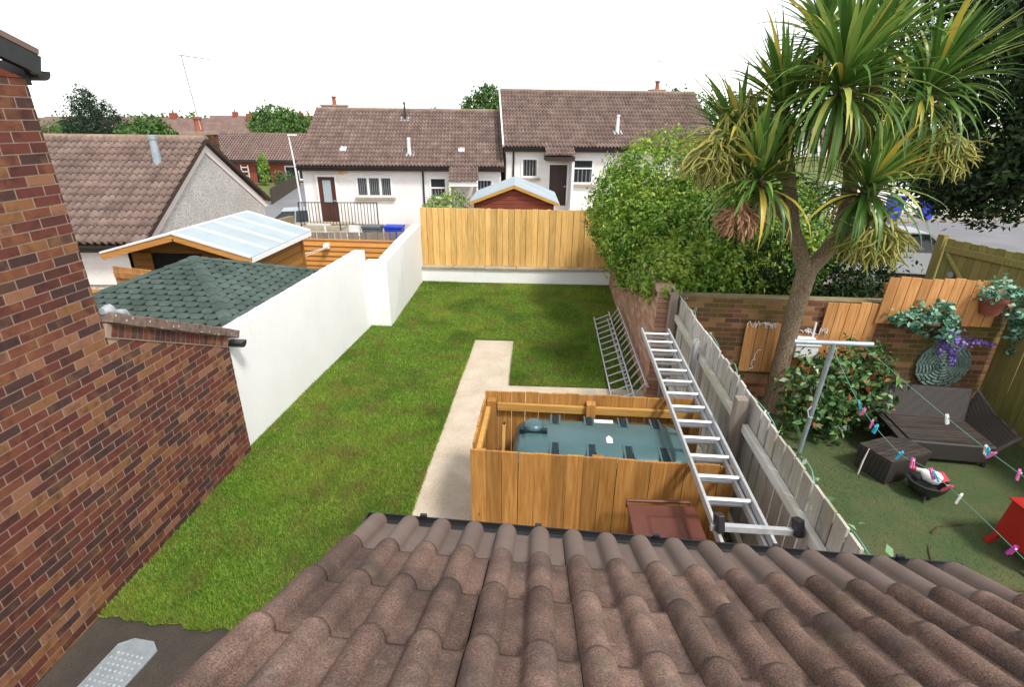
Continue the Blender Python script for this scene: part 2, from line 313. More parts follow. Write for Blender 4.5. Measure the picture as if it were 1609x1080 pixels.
def place(parent, name, mesh, mats, mat, limit=300, rn=None):
    """one mesh at many matrices: the largest as objects, the rest joined"""
    if not mesh.materials: mesh.materials.append(MT[mat])
    order = rank([m.translation for m in mats]); off = Matrix.Translation(-wl(parent))
    for i in order[:limit]:
        o = bpy.data.objects.new(name, mesh); link(o, parent); o.matrix_basis = off @ mats[i]
    rest = order[limit:]
    if rest:
        co = np.empty(len(mesh.vertices)*3, np.float32); mesh.vertices.foreach_get('co', co); co = np.c_[co.reshape(-1, 3), np.ones(len(mesh.vertices))]
        vs = []; fs = []; rr = []; pf = [tuple(p.vertices) for p in mesh.polygons]
        for k, i in enumerate(rest):
            b = k*len(co); vs.append((co @ np.array(off @ mats[i]).T)[:, :3]); fs += [tuple(b+q for q in f) for f in pf]; rr += [rnd.random()]*len(pf)
        me = bpy.data.meshes.new(name+'_field'); me.from_pydata(np.concatenate(vs), [], fs); a = me.attributes.new('rnd', 'FLOAT', 'FACE'); a.data.foreach_set('value', rr)
        me.polygons.foreach_set('use_smooth', [p.use_smooth for p in mesh.polygons]*len(rest)); me.materials.append(MT[mat]); o = bpy.data.objects.new(name+'_field', me); link(o, parent); o['kind'] = 'stuff'
def clip(poly, a, b, c):
    out = []
    for i in range(len(poly)):
        p, q = poly[i], poly[(i+1) % len(poly)]; dp = a*p[0]+b*p[1]-c; dq = a*q[0]+b*q[1]-c
        if dp <= 0: out.append(p)
        if dp*dq < 0: t = dp/(dp-dq); out.append((p[0]+(q[0]-p[0])*t, p[1]+(q[1]-p[1])*t))
    return out
def place_polys(parent, name, polys, O, U, V, th, mat, limit=300, inset=.003, tilt=0):
    """flat pieces cut to outline on the plane O + uU + vV, raised by th"""
    O, U, V = Vector(O), Vector(U).normalized(), Vector(V).normalized(); N = U.cross(V); cache = {}; items = []
    for p in polys:
        if len(p) < 3: continue
        ar = abs(sum(p[i][0]*p[(i+1) % len(p)][1]-p[(i+1) % len(p)][0]*p[i][1] for i in range(len(p))))/2
        if ar < .0004: continue
        cu = sum(q[0] for q in p)/len(p); cv = sum(q[1] for q in p)/len(p); items.append((p, cu, cv))
    rot = Matrix((U, V, N)).transposed().to_4x4(); cen = [O+U*c[1]+V*c[2] for c in items]; order = rank(cen); off = -wl(parent); jn = MB()
    for k, i in enumerate(order):
        p, cu, cv = items[i]; key = tuple((round(q[0]-cu, 3), round(q[1]-cv, 3)) for q in p)
        if key not in cache:
            n = len(key); vmin = min(q[1] for q in key); vmax = max(q[1] for q in key)
            hz = lambda q: th+tilt*(1-(q[1]-vmin)/(vmax-vmin+1e-6))
            def ins(q):
                L = math.hypot(*q)+1e-9; f = max(0, 1-inset*1.6/L); return (q[0]*f, q[1]*f)
            vs = [(*q, -.002) for q in key]+[(*q, max(.001, hz(q)-inset)) for q in key]+[(*ins(q), hz(q)) for q in key]
            fs = [tuple(range(2*n, 3*n))]+[(a*n+j, a*n+(j+1) % n, (a+1)*n+(j+1) % n, (a+1)*n+j) for a in (0, 1) for j in range(n)]
            cache[key] = (vs, fs, None)
        vs, fs, me = cache[key]; M = Matrix.Translation(cen[i]+off) @ rot
        if k < limit:
            if me is None:
                me = bpy.data.meshes.new(name); me.from_pydata(vs, [], fs); me.materials.append(MT[mat]); cache[key] = (vs, fs, me)
            o = bpy.data.objects.new(name, me); link(o, parent); o.matrix_basis = M
        else: jn.add([M @ Vector(v) for v in vs], fs)
    if jn.v:
        me = jn.mesh(name+'_field'); me.materials.append(MT[mat]); o = bpy.data.objects.new(name+'_field', me); link(o, parent); o['kind'] = 'stuff'
def brick_polys(L, H, cutfn=None, bl=.215, bh=.065, j=.010, lo=0):
    out = []; row = 0; v = lo
    while v < H-.01:
        u = -(bl+j)/2*(row % 2)
        while u < L:
            p = [(max(u, 0), v), (min(u+bl, L), v), (min(u+bl, L), min(v+bh, H)), (max(u, 0), min(v+bh, H))]
            if p[1][0]-p[0][0] > .02:
                if cutfn: p = cutfn(p)
                if len(p) > 2: out.append(p)
            u += bl+j
        v += bh+j; row += 1
    return out
def leaves(name, P, N, size, mat, parent=None, aspect=.5, jitter=.7, droop=0, kind=None, **kw):
    """diamond leaves at P facing roughly N"""
    n = len(P); N = N/np.linalg.norm(N, axis=1, keepdims=True); N = N+rng.normal(0, jitter, (n, 3)); N /= np.linalg.norm(N, axis=1, keepdims=True)
    T = rng.normal(0, 1, (n, 3)); T[:, 2] -= droop; T -= N*(T*N).sum(1, keepdims=True); T /= np.linalg.norm(T, axis=1, keepdims=True); B = np.cross(N, T)
    s = (np.ones(n)*size*rng.uniform(.6, 1.35, n))[:, None]
    V = np.stack([P-T*s*.5, P+B*s*aspect*.5+N*s*.08, P+T*s*.5-N*s*.1, P-B*s*aspect*.5+N*s*.08], 1).reshape(-1, 3)
    F = np.arange(4*n).reshape(-1, 4); return np_obj(name, np_mesh(name, V, F, rng.random(n)), mat, parent, kind=kind, **kw)
def clump_points(blobs, nclump, per, spread, fill=.25):
    """clumps spread over the blobs' surfaces, leaves round each clump: uneven outline, light and dark"""
    w_ = np.array([b[1][0]*b[1][2]+b[1][0]*b[1][1] for b in blobs]); idx = rng.choice(len(blobs), nclump, p=w_/w_.sum())
    C = np.array([b[0] for b in blobs])[idx]; Rr = np.array([b[1] for b in blobs])[idx]
    D = rng.normal(0, 1, (nclump, 3)); D /= np.linalg.norm(D, axis=1, keepdims=True); q = np.where(rng.random(nclump) < fill, rng.uniform(.3, .85, nclump), rng.uniform(.85, 1.08, nclump))
    CC = C+D*Rr*q[:, None]; r_c = spread*rng.uniform(.4, 1.7, nclump)
    d = rng.normal(0, 1, (nclump, per, 3)); d /= np.linalg.norm(d, axis=2, keepdims=True); rad = rng.random((nclump, per, 1))**.5
    P = CC[:, None]+d*rad*r_c[:, None, None]; N = d*.6+(D/Rr*Rr.mean())[:, None]*.8+np.array([0, 0, .35])
    return P.reshape(-1, 3), N.reshape(-1, 3)
def tree(name, label, loc, trunk_h, blobs, nclump, per, spread, leaf, mat, trunk_r=.15, group=None, aspect=.5, limbs=5):
    t = thing(name, label, 'tree', loc, group); L = Vector(loc); mb = MB()
    mb.tube([L+Vector((0, 0, -1.25)), L+Vector((.05, 0, trunk_h*.5)), L+Vector((0, .05, trunk_h))], [trunk_r*1.2, trunk_r*.9, trunk_r*.7])
    for i in range(limbs):
        b = blobs[i % len(blobs)]; e = L+Vector(b[0])+Vector([rnd.uniform(-.5, .5)*q for q in b[1]]); s0 = L+Vector((0, 0, trunk_h*rnd.uniform(.6, .98)))
        mb.tube([s0, (s0+e)/2+Vector((0, 0, .1)), e], [trunk_r*.5, trunk_r*.35, trunk_r*.1], 6)
    mb.build('trunk', 'twig', t, True); P, N = clump_points([((L.x+b[0][0], L.y+b[0][1], L.z+b[0][2]), b[1]) for b in blobs], nclump, per, spread)
    leaves('crown', P, N, leaf, mat, t, aspect, kind='stuff'); return t
def struct(name, mb, mat, parent=None, **k): return mb.build(name, mat, parent, kind='structure', **k)
def sheet(name, poly, z, mat, th=.3):
    mb = MB(); mb.prism([(x, y, z-th) for x, y in poly], (0, 0, th)); return struct(name, mb, mat)

# ================================================================== SETTING
sheet('ground', [(-1500, -600), (1500, -600), (1500, 2500), (-1500, 2500)], -1.6, 'field', .5)
ER = [(-3.78+.085*i, 3.03-.0025*i+rnd.uniform(-.035, .035)) for i in range(1, 28)]
LAWN = [(-3.95, 3.02)]+ER+[(-1.42, 2.95), (-1.43, 9.58), (-.64, 9.6), (-.58, 7.7), (1.62, 7.78), (1.62, 13.72), (-3.5, 13.72), (-3.5, 10.4), (-3.95, 10.2)]
sheet('lawn', LAWN, 0, 'lawn', 1.65)
sheet('concrete_path', [(-1.42, .6), (1.95, .6), (1.95, 7.77), (-.585, 7.69), (-.645, 9.595), (-1.428, 9.575)], -.012, 'concrete', 1.65)
sheet('paving', [(-3.95, -2), (-1.425, -2), (-1.425, 3.08), (-3.95, 3.08)], -.02, 'darkpave', 1.65)
sheet('neighbour_turf', [(1.96, -2), (6.62, -2), (6.62, 7.5), (1.96, 7.5)], 0, 'turfbase', 1.65)
sheet('planting_bed', [(1.75, 7.75), (8.6, 7.75), (8.6, 13.6), (1.75, 13.6)], .25, 'soil', 1.9)
sheet('yard', [(-12, 3.0), (-3.97, 3.0), (-3.97, 12.6), (-12, 12.6)], -.08, 'paving', 1.6)
sheet('rear_yard', [(-11, 13.95), (12, 13.95), (12, 23.6), (-11, 22)], -.12, 'paving', 1.6)
sheet('road', [(-11.05, 12.7), (-11.05, 60), (-46, 60), (-23.4, 48.2), (-20.2, 37), (-18.5, 12.7)], -1.55, 'road', .04)
sheet('street', [(8.5, 14.6), (60, 9), (60, 33), (8.5, 26)], -.29, 'road', 1.4)
sheet('pavement', [(8.5, 26.2), (60, 33.2), (60, 35.5), (8.5, 28.5)], -.17, 'paving', 1.5)

# grass blades on the lawn
def inside(poly, x, y):
    c = np.zeros(len(x), bool); n = len(poly)
    for i in range(n):
        (x1, y1), (x2, y2) = poly[i], poly[(i+1) % n]
        with np.errstate(divide='ignore', invalid='ignore'): k = ((y1 > y) != (y2 > y)) & (x < (x2-x1)*(y-y1)/(y2-y1+1e-12)+x1)
        c ^= k
    return c
def blades(name, poly, n, h, wd, mat, label, dens=2.2, z=0):
    xs = [p[0] for p in poly]; ys = [p[1] for p in poly]; x = rng.uniform(min(xs), max(xs), n*2); y = min(ys)+(max(ys)-min(ys))*rng.random(n*2)**dens
    patch = np.sin(x*2.1+np.sin(y*1.7)*1.4)*np.sin(y*1.3+1+np.sin(x*1.1)); k = inside(poly, x, y) & (rng.random(n*2) < .8+.2*patch); x, y = x[k][:n], y[k][:n]; n = len(x)
    a = rng.uniform(0, 6.283, n); hh = h*rng.uniform(.5, 1.4, n)*(1+.25*patch[k][:n]); le = rng.uniform(.2, 1.0, n)*hh; b = rng.uniform(0, 6.283, n); ww = wd*(.7+y/9)
    P = np.c_[x, y, np.full(n, z-.005)]; V = np.stack([P+np.c_[np.cos(a)*ww, np.sin(a)*ww, 0*a], P-np.c_[np.cos(a)*ww, np.sin(a)*ww, 0*a], P+np.c_[np.cos(b)*le, np.sin(b)*le, hh]], 1).reshape(-1, 3)
    return np_obj(name, np_mesh(name, V, np.arange(3*n).reshape(-1, 3), rng.random(n)), mat, None, label, 'grass', 'stuff')
GL = [(-3.785, 3.0)]+[(x, y-.03) for x, y in ER]+[(-1.40, 2.93), (-1.41, 9.62), (-.66, 9.64), (-.6, 7.68), (1.55, 7.76), (1.55, 13.5), (-3.4, 13.5), (-3.27, 10.1), (-3.68, 10.1), (-3.85, 5.55), (-3.785, 5.5)]
blades('grass', GL, 420000, .034, .0032, 'grass', 'short mown green grass of the long back lawn', 1.5)
blades('turf_grass', [(1.97, 2), (6.5, 2), (6.5, 7.45), (1.97, 7.45)], 90000, .016, .003, 'turf', 'dark worn green turf under the rattan sofa', 1.1)

# ------------------------------------------------------------------ near brick house with lean-to wall
X0 = -3.78
def brick_house():
    t = thing('brick_house', 'multicoloured brick house gable with low lean-to wall running along the lawn', 'house', (-5.5, 2, -.3)); Y0 = 1.1; uc = 3.93-Y0; lo = -.3
    zs = lambda y: 2.245-(y-3.93)*.487
    core = MB(); core.prism([(X0-.012, -1, lo), (X0-.012, 5.52, lo), (X0-.012, 5.52, zs(5.52)), (X0-.012, 3.93, zs(3.93)), (X0-.012, 3.93, 4.24), (X0-.012, -1, 4.24)], (-.9, 0, 0)); core.build('wall', 'mortar', t)
    back = MB(); back.b2((X0-5, -1, lo), (X0-.92, 3.92, 4.24)); back.b2((X0-2.6, 3.94, lo), (X0-.92, 5.5, 1.4)); back.build('inner_wall', 'redbrickfar', t)
    def cut(p):
        p = [(a, b+lo) for a, b in p]
        if p[0][1] > 2.17: return clip(p, 1, 0, uc)
        q = clip(p, .487, 1, 2.238+.487*uc); return q
    place_polys(t, 'brick', brick_polys(5.52-Y0, 4.24-lo, cut), (X0-.012, Y0, 0), (0, 1, 0), (0, 0, 1), .004, 'brick', 300, .002)
    # brick on edge course under the sloping verge
    sp = []; s = Vector((0, math.cos(math.atan(.487)), -math.sin(math.atan(.487)))); L = (5.34-3.95)/s.y; k = .02
    while k < L+.1: sp.append([(k, 0), (k+.062, 0), (k+.062, .105), (k, .105)]); k += .073
    nrm = Vector((1, 0, 0)); Vv = nrm.cross(s)
    place_polys(t, 'soldier_brick', sp, Vector((X0+.002, 3.95, zs(3.95)+.006)), s, Vv, .004, 'brick', 60, .002)
    m = MB(); a = Vector((X0-.1, 3.94, zs(3.94)+.06)); b = a+s*(L+.2); m.beam(a, b, .2, .125, Vv); m.build('verge_bed', 'mortar', t)
    m = MB(); n0 = 5; 
    for i in range(n0):
        p = a+s*((L+.32)*i/n0)+Vv*.095; q = a+s*((L+.32)*(i+1)/n0+.02)+Vv*.085; m = MB(); m.beam(p+Vector((-.03, 0, 0))+Vv*.022, q+Vector((-.03, 0, 0))+Vv*.022, .36, .095, Vv); m.build('verge_tile', 'lichen', t, bevel=.008)
    m = MB(); p = a+Vv*.17+Vector((.06, -.02, 0)); pts = [p+s*(.06*i)+Vv*(.02*math.sin(i*2.1)) for i in range(6)]; m.tube(pts, [.03, .06, .05, .045, .035, .02], 9); m.build('lead_flashing', 'lead', t, True)
    m = MB(); e = a+s*(L+.34)-Vv*.0; pts = [(X0+.1+.06*math.cos(q), e.y+.0+.06*math.sin(q)*1, e.z+.0-.06*abs(math.sin(q))) for q in (0, .5, 1, 1.57)]
    m.prism([(X0+.12, e.y-.02+.07*math.cos(q), e.z+.03+.07*math.sin(q)) for q in [math.pi+math.pi*i/8 for i in range(9)]], (-1.6, 0, 0)); m.build('gutter', 'blackp', t)
    m = MB(); m.prism([(X0-1.6, 3.94, 2.32), (X0-1.6, 5.62, 1.5), (X0-1.6, 5.62, 1.56), (X0-1.6, 3.94, 2.4)], (1.4, 0, 0)); m.build('lean_to_roof', 'ftile', t)
    # main roof: black verge board, soffit, gutter
    m = MB(); m.beam((X0+.03, 4.02, 4.33), (X0+.03, 1.0, 5.4), .05, .13); m.build('bargeboard', 'blackp', t)
    m = MB(); m.beam((X0-.25, 4.03, 4.42), (X0-.25, 1.0, 5.49), .62, .04); m.build('verge_roof', 'dtile', t)
    m = MB(); m.prism([(X0+.02, 3.99+.065+.065*math.cos(q), 4.3+.065*math.sin(q)) for q in [math.pi+math.pi*i/8 for i in range(9)]], (-3, 0, 0)); m.b2((X0-.25, 3.945, 4.2), (X0-.02, 3.98, 4.36)); m.build('eaves_gutter', 'blackp', t)
    m = MB(); m.prism([(X0-.02, 3.93, 4.245), (X0-.02, -1, 4.245), (X0-.02, -1, 5.9), ], (-.3, 0, 0)); m.build('gable_peak', 'redbrickfar', t)
    return t
brick_house()

# ------------------------------------------------------------------ white rendered wall
def white_wall():
    t = thing('garden_wall', 'white painted rendered garden wall with flaking top beside the lawn', 'wall', (-3.8, 9, 0))
    m = MB(); A, B = (-3.86, 5.53), (-3.69, 10.12)
    m.prism([(A[0], A[1], -.3), (B[0], B[1], -.3), (B[0], B[1], 1.6), (A[0], A[1], 1.585)], (-.2, 0, 0)); m.build('wall_run', 'white', t)
    m = MB(); m.prism([(-3.27, 10.12, -.3), (-3.40, 13.62, -.3), (-3.40, 13.62, 1.50), (-3.27, 11.6, 1.50), (-3.28, 10.12, 1.36)], (-.22, 0, 0)); m.build('wall_end', 'white', t)
    m = MB(); m.b2((-3.69, 10.125, -.3), (-3.27, 10.3, 1.38)); m.build('wall_return', 'white', t)
    # ragged mortar fillet along the top
    for i in range(46):
        f = i/46; x = A[0]+(B[0]-A[0])*f; y = A[1]+(B[1]-A[1])*f; l = rnd.uniform(.05, .105); m = MB()
        m.prism([(x-.2, y, 1.583+.015*f), (x-rnd.uniform(.0, .05), y+rnd.uniform(0, .02), 1.583+.015*f), (x-rnd.uniform(0, .05), y+l, 1.583+.015*f), (x-.2, y+l, 1.583+.015*f)], (0, 0, rnd.uniform(.004, .011))); m.build('flaking_cap', 'white' if rnd.random() < .7 else 'band', t)
white_wall()

# ------------------------------------------------------------------ rear wall with coping and pine fence
def rear():
    t = thing('low_wall', 'low white wall with stained stone coping under the pine fence', 'wall', (-1, 13.6, 0))
    def P(u): return Vector((-3.4, 13.5, 0))+Vector((5.03, .2, 0))*u
    m = MB(); a, b = P(0), P(1); m.prism([a, b, b+Vector((0, .25, 0)), a+Vector((0, .25, 0))], (0, 0, .36)); m.build('wall_run', 'white', t)
    for i in range(6):
        p, q = P(i/6+.0015), P((i+1)/6-.0015); m = MB(); dz = rnd.uniform(-.006, .006)
        m.prism([p+Vector((0, -.05, .365+dz)), q+Vector((0, -.05, .365+dz)), q+Vector((0, .33, .365+dz)), p+Vector((0, .33, .365+dz))], (0, 0, .055)); m.build('coping_stone', 'coping', t, bevel=.008)
    f = thing('pine_fence', 'new yellow pine board fence standing behind the low white wall', 'fence', (-1, 13.9, 0))
    n = 33; m = MB(); m.box((0, 0, .745), (.1475, .022, 1.49)); me = m.mesh('plank'); mats = []
    for i in range(n):
        p = P((i+.5)/n)+Vector((0, .17+.018*(i % 2)+rnd.uniform(-.003, .003), .425)); mats.append(Matrix.Translation(p) @ Matrix.Rotation(math.atan2(.2, 5.03), 4, 'Z') @ Matrix.Rotation(rnd.uniform(-.004, .004), 4, 'Y') @ Matrix.Scale(rnd.uniform(.995, 1.006), 4, (0, 0, 1)))
    place(f, 'plank', me, mats, 'pine', 300)
    m = MB(); m.b2((0, 0, 0), (.02, .008, 1.46)); me = m.mesh('gap_shade_strip'); place(f, 'gap_shade_strip', me, [Matrix.Translation(P(i/n)+Vector((-.01, .2, .43))) for i in range(1, n)], 'amber', 300)  # added strips close the board gaps from behind so they read as shade
    for z in (.7, 1.6): m = MB(); m.beam(P(0)+Vector((0, .245, z)), P(1)+Vector((0, .22, z)), .05, .09); m.build('rail', 'amber_y', f)
    for u in (.02, .35, .66, .98): m = MB(); p = P(u)+Vector((0, .3, 0)); m.box(p+Vector((0, 0, .95)), (.09, .09, 1.9)); m.build('post', 'pine', f)
rear()

# ------------------------------------------------------------------ right: brick wall, silvered fence
def side_wall():
    t = thing('brick_wall', 'pale brick garden wall between lawn and overhanging hedge', 'wall', (1.7, 10, 0)); L = 13.62-7.47
    m = MB(); m.b2((1.585, 7.48, -.3), (1.80, 13.9, 1.74)); m.build('wall_run', 'mortar', t)
    place_polys(t, 'brick', brick_polys(L, 1.74), (1.585, 13.62, 0), (0, -1, 0), (0, 0, 1), .004, 'pbrick', 300, .002)
    ends = []
    for r in range(23): ends.append([(.0, r*.075), (.215, r*.075), (.215, r*.075+.065), (0, r*.075+.065)])
    place_polys(t, 'end_brick', ends, (1.585, 7.48, 0), (1, 0, 0), (0, 0, 1), .012, 'pbrick', 40)
    for i in range(28): m = MB(); m.b2((1.56, 7.47+i*.226, 1.742), (1.82, 7.47+i*.226+.215, 1.81)); m.build('coping_brick', 'pbrick', t, bevel=.005)
side_wall()
def side_fence():
    t = thing('board_fence', 'silvered grey board fence with rails beside the ladders and tank', 'fence', (1.9, 4.5, 0))
    m = MB(); m.box((0, 0, .81), (.02, .138, 1.62)); me = m.mesh('plank'); mats = []; y = 1.3
    while y < 7.45:
        top = 1.0+rnd.uniform(-.008, .008); mats.append(Matrix.Translation((1.885+rnd.uniform(-.004, .004), y, .09)) @ Matrix.Rotation(rnd.uniform(-.012, .012), 4, 'X') @ Matrix.Scale(top, 4, (0, 0, 1))); y += .160
    place(t, 'plank', me, mats, 'grey', 300); m = MB(); m.b2((0, -.014, .1), (.008, .014, 1.66)); me = m.mesh('gap_shade_strip'); place(t, 'gap_shade_strip', me, [Matrix.Translation((1.9, q.translation.y+.08, 0)) for q in mats], 'greyfence', 300)  # darker strips added behind plank gaps, standing in for shade between the planks
    for a, b in ((1.4, 4.32), (4.44, 7.3)):
        m = MB(); m.beam((1.845, a, 1.40), (1.845, b, 1.42), .055, .085); m.build('rail', 'grey_y', t, bevel=.006)
        m = MB(); m.beam((1.845, a, .42), (1.845, b, .42), .05, .085); m.build('rail', 'grey_y', t, bevel=.006)
    for y, h in ((1.42, 1.68), (4.38, 1.70), (7.36, 1.78)): m = MB(); m.box((1.79, y, h/2), (.1, .1, h)); m.build('post', 'greyfence', t, bevel=.006)
    m = MB(); m.b2((1.83, 1.3, -.02), (1.872, 7.4, .13)); m.build('gravel_board', 'grey_y', t)
    s = thing('steel_post', 'galvanised steel channel post standing against the grey board fence', 'post', (1.79, 5.95, 0))
    m = MB(); m.box((1.8, 5.95, .80), (.008, .09, 1.64)); m.box((1.775, 5.909, .80), (.042, .008, 1.64)); m.box((1.775, 5.991, .80), (.042, .008, 1.64)); m.build('channel', 'alu', s)
    m = MB()
    for z in (1.2, 1.35, 1.5): m.box((1.7945, 5.95, z), (.004, .02, .02))
    m.build('bolt_hole', 'dark', s)
side_fence()

# ------------------------------------------------------------------ tank enclosure, tank, bin, ladders
def enclosure():
    t = thing('tank_enclosure', 'amber treated board enclosure around the oil tank', 'enclosure', (.5, 4.5, 0)); x0, x1, yf, yb, H = -.65, 1.68, 3.95, 5.07, 1.3
    def run(p0, p1, h=H):
        p0, p1 = Vector((*p0, 0)), Vector((*p1, 0)); L = (p1-p0).length; n = round(L/.146); wd = L/n; m = MB(); m.box((0, 0, h/2), (wd-.003, .022, h)); me = m.mesh('plank'); a = math.atan2(p1.y-p0.y, p1.x-p0.x)
        place(t, 'plank', me, [Matrix.Translation(p0.lerp(p1, (i+.5)/n)+Vector((0, 0, -.02))) @ Matrix.Rotation(a, 4, 'Z') @ Matrix.Rotation(rnd.uniform(-.004, .004), 4, 'Y') @ Matrix.Scale(1+rnd.uniform(-.006, .006), 4, (0, 0, 1)) for i in range(n)], 'amber', 300)
    run((x0, yf), (x1, yf-.05)); run((x0, yb), (x1, yb+.02)); run((x0+.012, yf+.14), (x0+.012, yb-.13), H-.02)
    for x, y in ((x0+.08, yf+.07), (x0+.08, yb-.07), (x1-.06, yf+.02), (x1-.06, yb-.05), (.5, yf+.06), (.5, yb-.06)):
        m = MB(); m.box((x, y, H/2-.06), (.1, .1, H-.04)); m.build('post', 'amber', t, bevel=.005)
    for z in (1.12, .3):
        m = MB(); m.beam((x0+.14, yb-.045, z), (x1, yb-.035, z), .045, .08); m.build('rail', 'amber_y', t)
        m = MB(); m.beam((x0+.14, yf+.04, z), (x1, yf-.01, z), .045, .08); m.build('rail', 'amber_y', t)
        m = MB(); m.beam((x0+.05, yf+.13, z), (x0+.05, yb-.13, z), .045, .08); m.build('rail', 'amber_y', t)
    k = thing('oil_tank', 'dark green plastic oil tank with filler cap inside the board enclosure', 'tank', (.65, 4.5, 0)); a0, a1, b0, b1 = -.30, 1.45, 4.12, 4.90
    def rr(z, ins, r=.16, n=6):
        X0_, X1_, Y0_, Y1_ = a0+ins, a1-ins, b0+ins, b1-ins; o = []
        for cx, cy, s in ((X1_-r, Y1_-r, 0), (X0_+r, Y1_-r, 1), (X0_+r, Y0_+r, 2), (X1_-r, Y0_+r, 3)):
            o += [(cx+r*math.cos((s+i/n)*math.pi/2), cy+r*math.sin((s+i/n)*math.pi/2), z) for i in range(n+1)]
        return o
    rings = [rr(.1, .03), rr(.14, 0), rr(.95, 0), rr(1.04, .02), rr(1.10, .07), rr(1.125, .14, .1)]; N = len(rings[0]); m = MB(); m.add([p for r in rings for p in r], [(i*N+j, i*N+(j+1) % N, (i+1)*N+(j+1) % N, (i+1)*N+j) for i in range(5) for j in range(N)]+[tuple(range(5*N, 6*N))])
    m.build('tank_body', 'tank', k, True)
    for x in (.12, .47, .82, 1.15):
        for y, l in ((4.24, .24), (4.79, .16)):
            m = MB(); m.box((x, y, 1.118), (.055, l, .024)); m.build('strap_recess', 'tankdark', k)
            m = MB(); m.box((x-.045, y, 1.117), (.022, l+.03, .036)); m.box((x+.045, y, 1.117), (.022, l+.03, .036)); m.build('rib', 'tank', k, bevel=.008)
    c = MB(); c.lathe((-.1, 4.62, 1.11), [(.105, 0), (.105, .05), (.085, .075), (.05, .085)], 18); cap = c.build('filler_cap', 'tank', k, True)
    c = MB()
    for dx in (-.115, .115): c.box((-.1+dx, 4.53, 1.14), (.05, .05, .05))
    c.box((-.1, 4.53, 1.13), (.2, .04, .03)); c.build('cap_hinge', 'tankdark', cap)
    c = MB(); c.prism([(.60, 4.47, 1.128), (.64, 4.52, 1.128), (.60, 4.57, 1.128), (.615, 4.53, 1.128), (.615, 4.44, 1.128), (.665, 4.44, 1.128), (.665, 4.52, 1.128)][:0] or [(.62, 4.40, 1.127), (.68, 4.40, 1.127), (.68, 4.49, 1.127), (.65, 4.53, 1.127), (.62, 4.49, 1.127)], (0, 0, .002)); c.build('arrow_sticker', 'trim', k)
    c = MB(); c.b2((.52, 4.78, 1.118), (.72, 4.84, 1.122)); c.build('label_sticker', 'trim', k)
    for z in (.03,): c = MB(); c.b2((a0+.05, b0+.03, -.02), (a1-.05, b1-.03, .1)); c.build('plinth', 'concrete', k)
    s = thing('timber_stick', 'thin timber stick leaning in the corner beside the oil tank', 'stick', (-.42, 4.6, 0)); c = MB(); c.beam((-.42, 4.45, -.02), (-.40, 4.62, 1.14), .035, .03, (1, 0, 0)); c.build('stick', 'pine', s); c = MB(); c.box((-.40, 4.625, 1.15), (.02, .025, .03)); c.build('tip', 'browntrim', s)
enclosure()
def wheelie_bin():
    t = thing('wheelie_bin', 'brown plastic wheelie bin standing in front of the board enclosure', 'bin', (1.0, 3.42, 0)); M = frame((1.02, 3.37, 0), 2)
    m = MB(M); m.add([(-.2, -.22, .08), (.2, -.22, .08), (.2, .26, .08), (-.2, .26, .08), (-.26, -.33, .97), (.26, -.33, .97), (.26, .30, .97), (-.26, .30, .97)], [(3, 2, 1, 0), (0, 1, 5, 4), (1, 2, 6, 5), (2, 3, 7, 6), (3, 0, 4, 7), (4, 5, 6, 7)]); m.build('bin_body', 'bin', t, bevel=.02)
    m = MB(M); prof = [(-.285, -.36, .975), (.285, -.36, .975), (.285, .28, 1.0), (-.285, .28, 1.0)]
    m.prism(prof, (0, 0, .035)); lid = m.build('lid', 'bin', t, bevel=.02)
    m = MB(M); m.add([(-.17, -.27, 1.012), (.17, -.27, 1.012), (.15, .15, 1.03), (-.15, .15, 1.03), (-.13, -.19, 1.035), (.13, -.19, 1.035), (.12, .10, 1.048), (-.12, .10, 1.048)], [(0, 1, 5, 4), (1, 2, 6, 5), (2, 3, 7, 6), (3, 0, 4, 7), (4, 5, 6, 7)]); m.build('raised_panel', 'bin', lid, bevel=.01)
    m = MB(M); m.tube([(-.27, .31, .98), (-.27, .36, 1.0), (.27, .36, 1.0), (.27, .31, .98)], .016, 8); m.build('handle', 'bin', t, True)
    for s in (-1, 1): m = MB(M); m.tube([(s*.21, .24, .08), (s*.26, .24, .08)], .1, 14); m.build('wheel', 'tyre', t)
    m = MB(M); m.lathe((-.03, -.31, 1.011), [(.018, 0), (.018, .004)], 12); m.build('round_badge', 'lead', lid)
wheelie_bin()
def ladder(name, label, p0, p1, wdir, width, nr, rail=(.025, .065), rung=.015, sections=1, group=None):
    p0, p1, wv = Vector(p0), Vector(p1), Vector(wdir).normalized(); t = thing(name, label, 'ladder', p0, group); nrm = (p1-p0).cross(wv).normalized()
    for k in range(sections):
        o = nrm*(.07*k); ww = width/2-.032*k
        for s in (-1, 1): m = MB(); m.beam(p0+o+wv*s*ww, p1+o+wv*s*ww, rail[0], rail[1], nrm); m.build('rail', 'alu', t, bevel=.004)
        for i in range(nr):
            c = p0.lerp(p1, (i+.5)/nr)+o+(p1-p0).normalized()*.04*k; m = MB(); m.tube([c-wv*(ww-.005), c+wv*(ww-.005)], rung, 6); m.build('rung', 'alu', t)
    return t, nrm
EH = 1.3
L1, nr1 = ladder('extension_ladder', 'long aluminium double ladder laid across the top of the board enclosure', (1.42, 2.65, EH+.045), (1.49, 6.95, EH+.045), (1, -.01, 0), .36, 15, (.024, .07), .019, 2)
m = MB(); m.box((1.51, 2.99, EH+.105), (.64, .035, .045)); bar = m.build('stabiliser_bar', 'alu', L1)
for x in (1.24, 1.77): m = MB(); m.box((x, 2.985, EH+.15), (.055, .075, .13), Matrix.Rotation(R(12), 3, 'Z') @ Matrix.Rotation(R(-18), 3, 'X')); m.build('rubber_foot', 'blackp', bar, bevel=.01)
